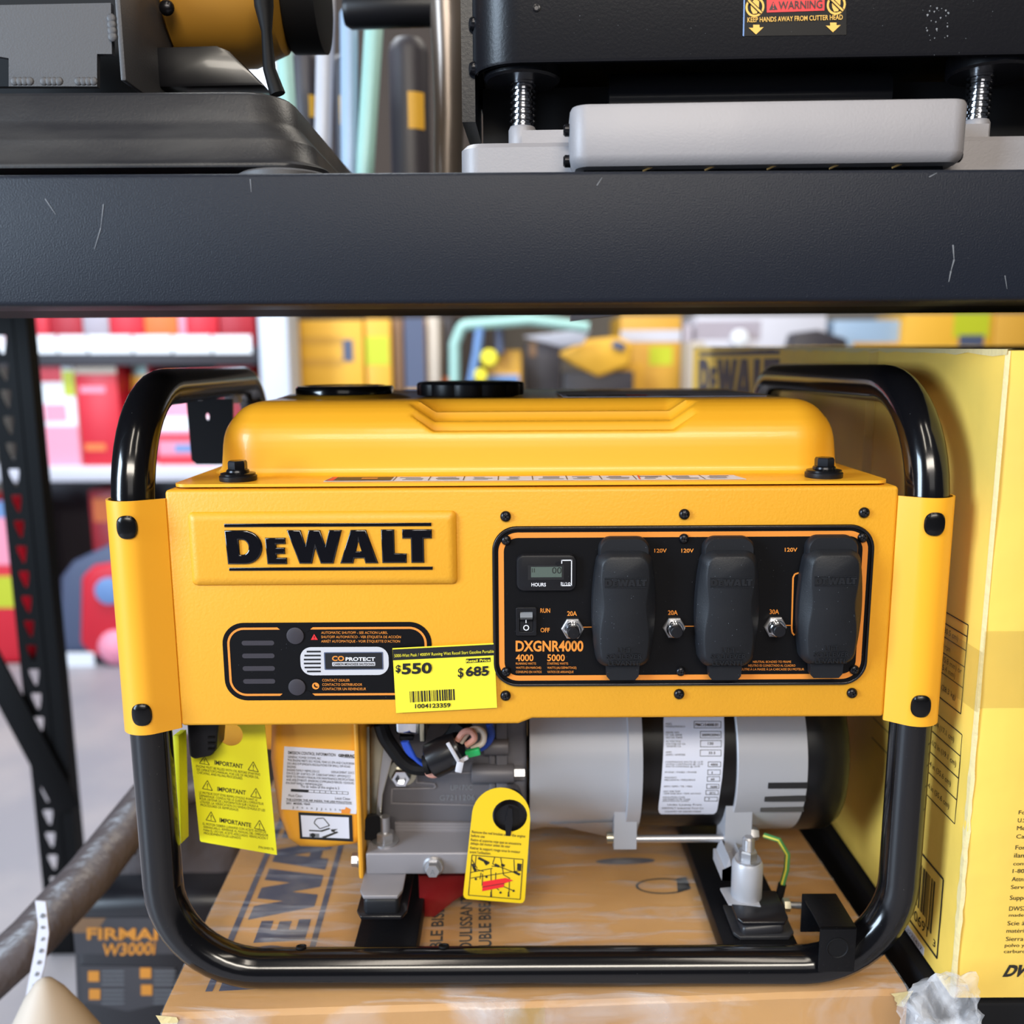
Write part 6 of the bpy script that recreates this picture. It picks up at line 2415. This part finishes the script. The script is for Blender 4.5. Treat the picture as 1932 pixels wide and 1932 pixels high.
goods('product_box', 'dark box with a yellow label beside the handle bend', 'box', 'boxes on the middle red shelf', 248, 690, 292, 880, YS_ + 0.12, 0.3, 'pack_crimson', ((0.1, 0.75, 0.9, 0.9, 'pack_yellow'), (0.2, 0.9, 0.8, 1.0, 'pack_teal')), zbot=zB)
goods('product_box', 'pink and yellow box left of the slotted post', 'box', 'boxes on the lower red shelf', -60, 945, 22, 1195, YS_ + 0.04, 0.3, 'pack_red',
      ((0, 0.62, 1, 1, 'pack_pink'), (0, 0.36, 1, 0.55, 'pack_lime'), (0, 0.9, 1, 1.0, 'pack_blue')), zbot=zK)
goods('product_box', 'dark red upright box on the lower shelf', 'box', 'boxes on the lower red shelf', 172, 925, 240, 1060, YS_ + 0.29, 0.18, 'pack_crimson', ((0.1, 0.8, 0.9, 0.95, 'pack_orange'),), zbot=zK)
# red and grey tool case
TC = thing('tool_case', (U(180, 1250, YS_).x, YS_ + 0.15, zK), 'red and slate blue rounded tool case on the lowest shelf', 'tool case')
b = MB()
pc_ = [U(x, y, YS_ + 0.02) for x, y in ((112, 1250), (112, 1090), (135, 1060), (200, 1030), (290, 1030), (290, 1250))]
b.prism([(v.x, YS_ + 0.02, v.z) for v in pc_], (0, 0.25, 0), 'pack_slate')
b.build('case_shell', TC, 0.02, 3)
b = MB()
pc_ = [U(x, y, YS_) for x, y in ((150, 1215), (152, 1090), (175, 1068), (290, 1050), (290, 1240), (175, 1240))]
b.prism([(v.x, YS_, v.z) for v in pc_], (0, 0.1, 0), 'pack_red')
b.build('case_front', TC, 0.015, 3)
b = MB()
q = U(205, 1115, YS_ - 0.01)
b.lathe([(0.05, 0), (0.05, 0.02), (0.03, 0.025)], (q.x, YS_ + 0.005, q.z), (0, -1, 0), 'pack_blue', 24)
b.build('case_knob', TC)
b = MB()
q = U(215, 1225, YS_ - 0.02)
b.dome((q.x, YS_ + 0.01, q.z), (0, -1, 0), 0.07, 0.05, 'pack_pink', 24)
b.build('case_bumper', TC)
a, c = pspan(103, 1232, 178, 1270, YS_ - 0.01, 0.006)
b = MB()
b.span(a, c, 'pack_white')
plab(b.build('price_tag', SH_), 'white price tag on the lowest shelf edge')

# ---- display table with yellow goods
YT = 2.75
ZT_ = 0.20
TBL = thing('display_table', (0.9, YT + 0.4, ZFLOOR), 'long low table behind the generator loaded with yellow boxes and tools', 'table')
b = MB()
b.span((U(548, 740, YT).x, YT - 0.02, ZT_ - 0.04), (2.6, YT + 0.9, ZT_), 'pack_brown')
b.build('table_top', TBL, 0.004)
for x in (U(560, 740, YT).x, 2.5):
    for y in (YT + 0.03, YT + 0.8):
        b = MB()
        b.span((x, y, ZFLOOR), (x + 0.06, y + 0.06, ZT_ - 0.04), 'pack_dark')
        b.build('leg', TBL)
gr = 'yellow goods on the display table'
K = dict(zbot=ZT_)
goods('product_box', 'wide yellow box with grey bands and a navy square', 'box', gr, 550, 604, 686, 760, YT, 0.4, 'pack_yellow',
      ((0, 0.80, 0.72, 0.87, 'pack_gold'), (0, 0.62, 0.72, 0.69, 'pack_gold'), (0.72, 0.66, 0.86, 0.84, 'pack_slate'), (0.84, 0.2, 1.0, 0.34, 'pack_gold')), **K)
goods('product_box', 'yellow box with a lime price label', 'box', gr, 690, 602, 738, 760, YT + 0.02, 0.4, 'pack_yellow', ((0.0, 0.62, 0.92, 0.86, 'pack_lime'), (0.3, 0.15, 0.7, 0.4, 'pack_gold')), **K)
goods('product_box', 'narrow brown box beside the lime label', 'box', gr, 742, 602, 760, 760, YT + 0.05, 0.3, 'pack_brown', **K)
goods('product_box', 'dark slate box with golden foot between brown and cream', 'box', gr, 764, 600, 802, 760, YT + 0.03, 0.3, 'pack_gold', ((0, 0.42, 1, 1, 'pack_slate'),), **K)
goods('product_box', 'slim cream box next to the dark slate one', 'box', gr, 807, 598, 829, 760, YT + 0.05, 0.3, 'cream_foam', ((0, 0, 1, 0.42, 'pack_gold'),), **K)
goods('product_box', 'black box with orange base behind the pale tool handle', 'box', gr, 832, 600, 856, 760, YT + 0.22, 0.3, 'pack_dark', ((0, 0, 1, 0.5, 'pack_orange'),), **K)
# tool with a pale arched handle
MS = thing('mitre_saw', (U(930, 720, YT).x, YT + 0.15, ZT_), 'power tool with a pale arched handle and yellow round knobs', 'saw', None)
b = MB()
b.tube(fillet([U(858, 760, YT), U(858, 650, YT), U(872, 614, YT), U(1000, 604, YT), U(1110, 618, YT)], [0, 0.03, 0.03, 0.05, 0], 6), 0.021, 'pack_teal', 14)
plab(b.build('arched_handle', MS), 'pale arched handle')
b = MB()
b.tube([U(906, 618, YT), U(900, 665, YT), U(884, 740, YT)], [0.018, 0.017, 0.013], 'pack_blue', 12)
b.tube([U(942, 622, YT + 0.03), U(944, 668, YT + 0.03)], 0.017, 'pack_slate', 12)
b.build('support_strut', MS)
b = MB()
pc_ = [U(x, y, YT + 0.05) for x, y in ((985, 635), (1115, 620), (1100, 650), (1060, 655))]
b.prism([(v.x, YT + 0.05, v.z) for v in pc_], (0, 0.05, 0), 'shelf_light')
b.build('pale_cover', MS, 0.008)
b = MB()
a, c = pspan(915, 660, 985, 765, YT + 0.06, 0.15)
a = (a[0], a[1], ZT_)
b.span(a, c, 'pack_gold')
a, c = pspan(912, 702, 984, 730, YT + 0.04, 0.15)
b.span(a, c, 'pack_blue')
b.build('tool_body', MS, 0.01)
for px, py, r in ((923, 675, 0.032), (907, 708, 0.025)):
    b = MB()
    q = U(px, py, YT - 0.02)
    b.lathe([(r, 0), (r, 0.012), (r * 0.8, 0.018)], (q.x, YT + 0.0, q.z), (0, -1, 0), 'pack_lime' if r < 0.01 else 'sticker_yellow', 24)
    plab(b.build('round_knob', MS), 'round yellow knob')
goods('product_box', 'dark box right of the pale-handled tool', 'box', gr, 992, 646, 1058, 760, YT + 0.16, 0.3, 'pack_dark', ((0.0, 0.0, 0.9, 0.45, 'pack_gold'), (0.1, 0.85, 0.3, 1.0, 'pack_brown')), **K)
# slanted yellow tool
YV = YT
YT = YV + 0.14
YTOOL = thing('circular_saw', (U(1120, 740, YT).x, YT + 0.1, ZT_), 'bright yellow slanted power tool in the middle of the table', 'saw')
b = MB()
pc_ = [U(x, y, YT) for x, y in ((1052, 668), (1110, 640), (1165, 634), (1196, 648), (1190, 690), (1130, 712), (1085, 690))]
b.prism([(v.x, YT, v.z) for v in pc_], (0, 0.12, 0), 'pack_yellow')
b.build('tool_housing', YTOOL, 0.018, 3)
b = MB()
a, c = pspan(1062, 700, 1196, 760, YT + 0.02, 0.10)
b.span((a[0], a[1], ZT_), c, 'pack_dark')
b.build('tool_base', YTOOL, 0.01)
b = MB()
q = U(1168, 652, YT - 0.02)
b.box((q.x, YT - 0.005, q.z), (0.05, 0.02, 0.03), 'pack_slate', Matrix.Rotation(R(20), 3, 'Y'))
b.build('trigger', YTOOL, 0.004)
YT = YV
goods('product_box', 'tall golden box with a faint lime label right of the slanted tool', 'box', gr, 1170, 596, 1284, 760, YT + 0.32, 0.4, 'pack_gold', ((0.48, 0.58, 0.86, 0.74, 'pack_lime'), (0.0, 0.78, 1.0, 0.88, 'shelf_light'), (0.0, 0.3, 0.4, 0.6, 'pack_yellow')), **K)
goods('product_box', 'mauve box with slate corner left of the cream post', 'box', gr, 1288, 612, 1306, 760, YT + 0.33, 0.3, 'pack_lilac', ((0, 0.2, 1, 0.5, 'pack_slate'),), **K)
goods('product_box', 'cream upright box beside the big yellow carton', 'box', gr, 1303, 644, 1328, 760, YT + 0.05, 0.2, 'cream_foam', **K)
YU = YT + 0.25
goods('product_box', 'pale lilac long box above the yellow carton', 'box', gr, 1310, 596, 1556, 760, YU + 0.1, 0.3, 'shelf_light', ((0.0, 0.80, 0.5, 0.96, 'pack_lilac'),), **K)
goods('product_box', 'pale blue box right of the lilac one', 'box', gr, 1570, 604, 1694, 760, YU + 0.12, 0.3, 'rod_pale_blue', ((0.3, 0.70, 1, 0.80, 'pack_gold'),), **K)
goods('product_box', 'golden box with lime label at the far right of the table', 'box', gr, 1702, 592, 1870, 760, YU + 0.08, 0.3, 'pack_yellow', ((0.55, 0.80, 0.95, 1.0, 'pack_lime'), (0.62, 0.70, 0.9, 0.82, 'pack_slate')), **K)
goods('product_box', 'golden brown box cut off by the right picture edge', 'box', gr, 1872, 592, 1990, 760, YU + 0.08, 0.3, 'pack_gold', **K)
b = MB()
q = U(1400, 637, YU)
b.lathe([(0.03, 0), (0.034, 0.005), (0.034, 0.03), (0.02, 0.035)], (q.x, YU + 0.06, q.z), (0, -1, 0), 'pack_white', 24)
tag(b.build('tape_roll', None, origin=(q.x, YU + 0.05, q.z)), 'small white round roll on the lilac box above the carton', 'roll')
t_ = thing('sander', (U(1530, 655, YU).x, YU, ZT_), 'dark flat tool lying before the lilac box above the carton', 'sander')
b = MB()
pc_ = [U(x, y, YU - 0.05) for x, y in ((1455, 660), (1500, 628), (1545, 622), (1600, 640), (1610, 662))]
pc_ = [Vector((v.x, YU - 0.05, v.z)) for v in pc_]
pc_[0].z = pc_[-1].z = ZT_
b.prism(pc_, (0, 0.1, 0), 'pack_dark')
b.build('tool_body', t_, 0.01)
b = MB()
q = U(1470, 655, YU - 0.06)
b.span((q.x - 0.12, YU - 0.06, ZT_), (q.x + 0.25, YU + 0.05, ZT_ + 0.06), 'pack_brown')
b.build('sole_plate', t_, 0.004)
# dark panel display high behind the shelf tools, bright window in the far wall
b = MB()
p, q = U(500, 20, 3.5), U(880, 320, 3.5)
b = MB()
b.span((p.x - 1.5, 3.9, ZFLOOR), (q.x + 0.1, 3.96, p.z + 0.6), 'wall_brown')
struct('wall_middle', b)
mat('window_glow', (0.75, 0.87, 1.0), 0.5, emit=1.3)
b = MB()
a, c = pspan(440, 70, 500, 160, 3.87, 0.02)
b.span(a, c, 'window_glow')
wn = b.build('window_1', None, origin=a)
wn['kind'] = 'structure'

# ================================================================== wrapped inverter generator at lower left
YI = 0.36
INV = thing('inverter_generator', (U(230, 1850, YI).x, YI + 0.2, ZFLOOR), 'dark suitcase generator with orange lettering standing on the floor at lower left', 'generator')
pi_ = lambda x, y, Y=YI: U(x, y, Y)
b = MB()
zi0 = ZFLOOR
pc_ = [pi_(x, y) for x, y in ((112, 1932), (128, 1720), (150, 1695), (330, 1690), (452, 1690), (452, 1932))]
P3 = [(v.x, YI, v.z) for v in pc_]
P3[0] = (P3[0][0], YI, zi0)
P3[-1] = (P3[-1][0], YI, zi0)
b.prism(P3, (0, 0.30, 0), 'firman_dark')
b.build('lower_body', INV, 0.018, 3)
b = MB()
pc_ = [pi_(x, y, YI + 0.05) for x, y in ((150, 1705), (172, 1610), (235, 1500), (330, 1470), (440, 1480), (470, 1560), (470, 1705))]
b.prism([(v.x, YI + 0.05, v.z) for v in pc_], (0, 0.24, 0), 'mauve_wrap')
b.build('upper_cowl', INV, 0.04, 4)
b = MB()
b.tube(fillet([pi_(175, 1640, YI - 0.02), pi_(215, 1570, YI), pi_(300, 1505, YI + 0.03), pi_(420, 1470, YI + 0.05)], [0, 0.05, 0.05, 0], 5), 0.018, 'mauve_wrap', 14)
b.tube([pi_(224, 1610, YI - 0.02), pi_(240, 1545, YI)], 0.020, 'firman_slate', 12)
b.build('carry_handle', INV)
b = MB()
YL = YI - 0.0012
b.prism([pi_(136, 1732, YL), pi_(345, 1732, YL), pi_(345, 1800, YL), pi_(142, 1800, YL)], (0, 0.001, 0), 'firman_slate')
b.poly([pi_(136, 1732, YL - .0003), pi_(200, 1732, YL - .0003), pi_(180, 1760, YL - .0003), pi_(138, 1760, YL - .0003)], 'pack_brown')
b.prism([pi_(150, 1822, YL), pi_(330, 1826, YL), pi_(322, 1890, YL), pi_(240, 1908, YL), pi_(158, 1890, YL)], (0, 0.001, 0), 'firman_slate')
D2 = 0.0006
b.text('FIRMAN', pi_(164, 1772, YL - D2), pi_(322, 1774, YL - D2), pi_(164, 1751, YL - D2), 'firman_orange', 0.0002, 0.03)
b.text('W3000i', pi_(192, 1803, YL - D2), pi_(292, 1800, YL - D2), pi_(194, 1781, YL - D2), 'firman_orange', 0.0002, 0.02)
for x, y in ((176, 1842), (274, 1836), (178, 1876), (276, 1868)):
    b.poly([pi_(x - 10, y - 10, YL - D2), pi_(x + 11, y - 10, YL - D2), pi_(x + 11, y + 10, YL - D2), pi_(x - 10, y + 10, YL - D2)], 'firman_orange')
for x0 in (192, 290):
    for k in range(4):
        y = 1832 + 8 * k + (28 if False else 0)
        for dy in (0, 36):
            b.poly([pi_(x0, y + dy, YL - D2), pi_(x0 + 42, y + dy, YL - D2), pi_(x0 + 42, y + dy + 2.2, YL - D2), pi_(x0, y + dy + 2.2, YL - D2)], 'grey_print')
plab(b.build('front_label', INV), 'slate label plate with orange lettering')
# long grey bar leaning across
b = MB()
pth = [U(-60, 1880, 0.20), U(60, 1770, 0.22), U(170, 1650, 0.26), U(240, 1560, 0.29), U(300, 1480, 0.31)]
b.tube(pth, [0.026, 0.026, 0.026, 0.025, 0.022], 'mauve_wrap', 18)
o = b.build('push_handle', None, origin=pth[1])
tag(o, 'greyish film-wrapped bar sloping up from the lower left corner', 'handle')
# paper strip with printing
b = MB()
ps = [(66, 1700), (86, 1702), (92, 1760), (84, 1820), (70, 1870), (66, 1940), (38, 1940), (52, 1860), (66, 1790), (72, 1745)]
b.prism([U(x, y, 0.16) for x, y in ps], (0, 0.002, 0), 'label_white')
rr = random.Random(6)
for k in range(9):
    y = 1728 + 22 * k
    x = 80 if y < 1790 else 78 - (y - 1790) * 0.19
    p = U(x, y, 0.159)
    b.box(p, (rr.uniform(.002, .004), 0.0004, rr.uniform(0.002, .005)), 'grey_print', Matrix.Rotation(0.5, 3, 'Y'))
o = b.build('paper_strip', None, origin=U(70, 1800, 0.16))
tag(o, 'white printed paper strip hanging at the lower left', 'paper strip')
# cream cone tip
b = MB()
q = U(82, 1846, 0.10)
b.lathe([(0.085, -0.16), (0.058, -0.10), (0.032, -0.045), (0.018, -0.018), (0.008, -0.004), (0.002, 0)], q, (0, 0, 1), 'cream_foam', 32)
b.lathe([(0.085, -0.16), (0.085, ZFLOOR - q.z)], q, (0, 0, 1), 'cream_foam', 32)
o = b.build('packing_cone', None, origin=(q.x, 0.10, ZFLOOR))
tag(o, 'cream tapered cone tip in the lower left corner', 'cone')
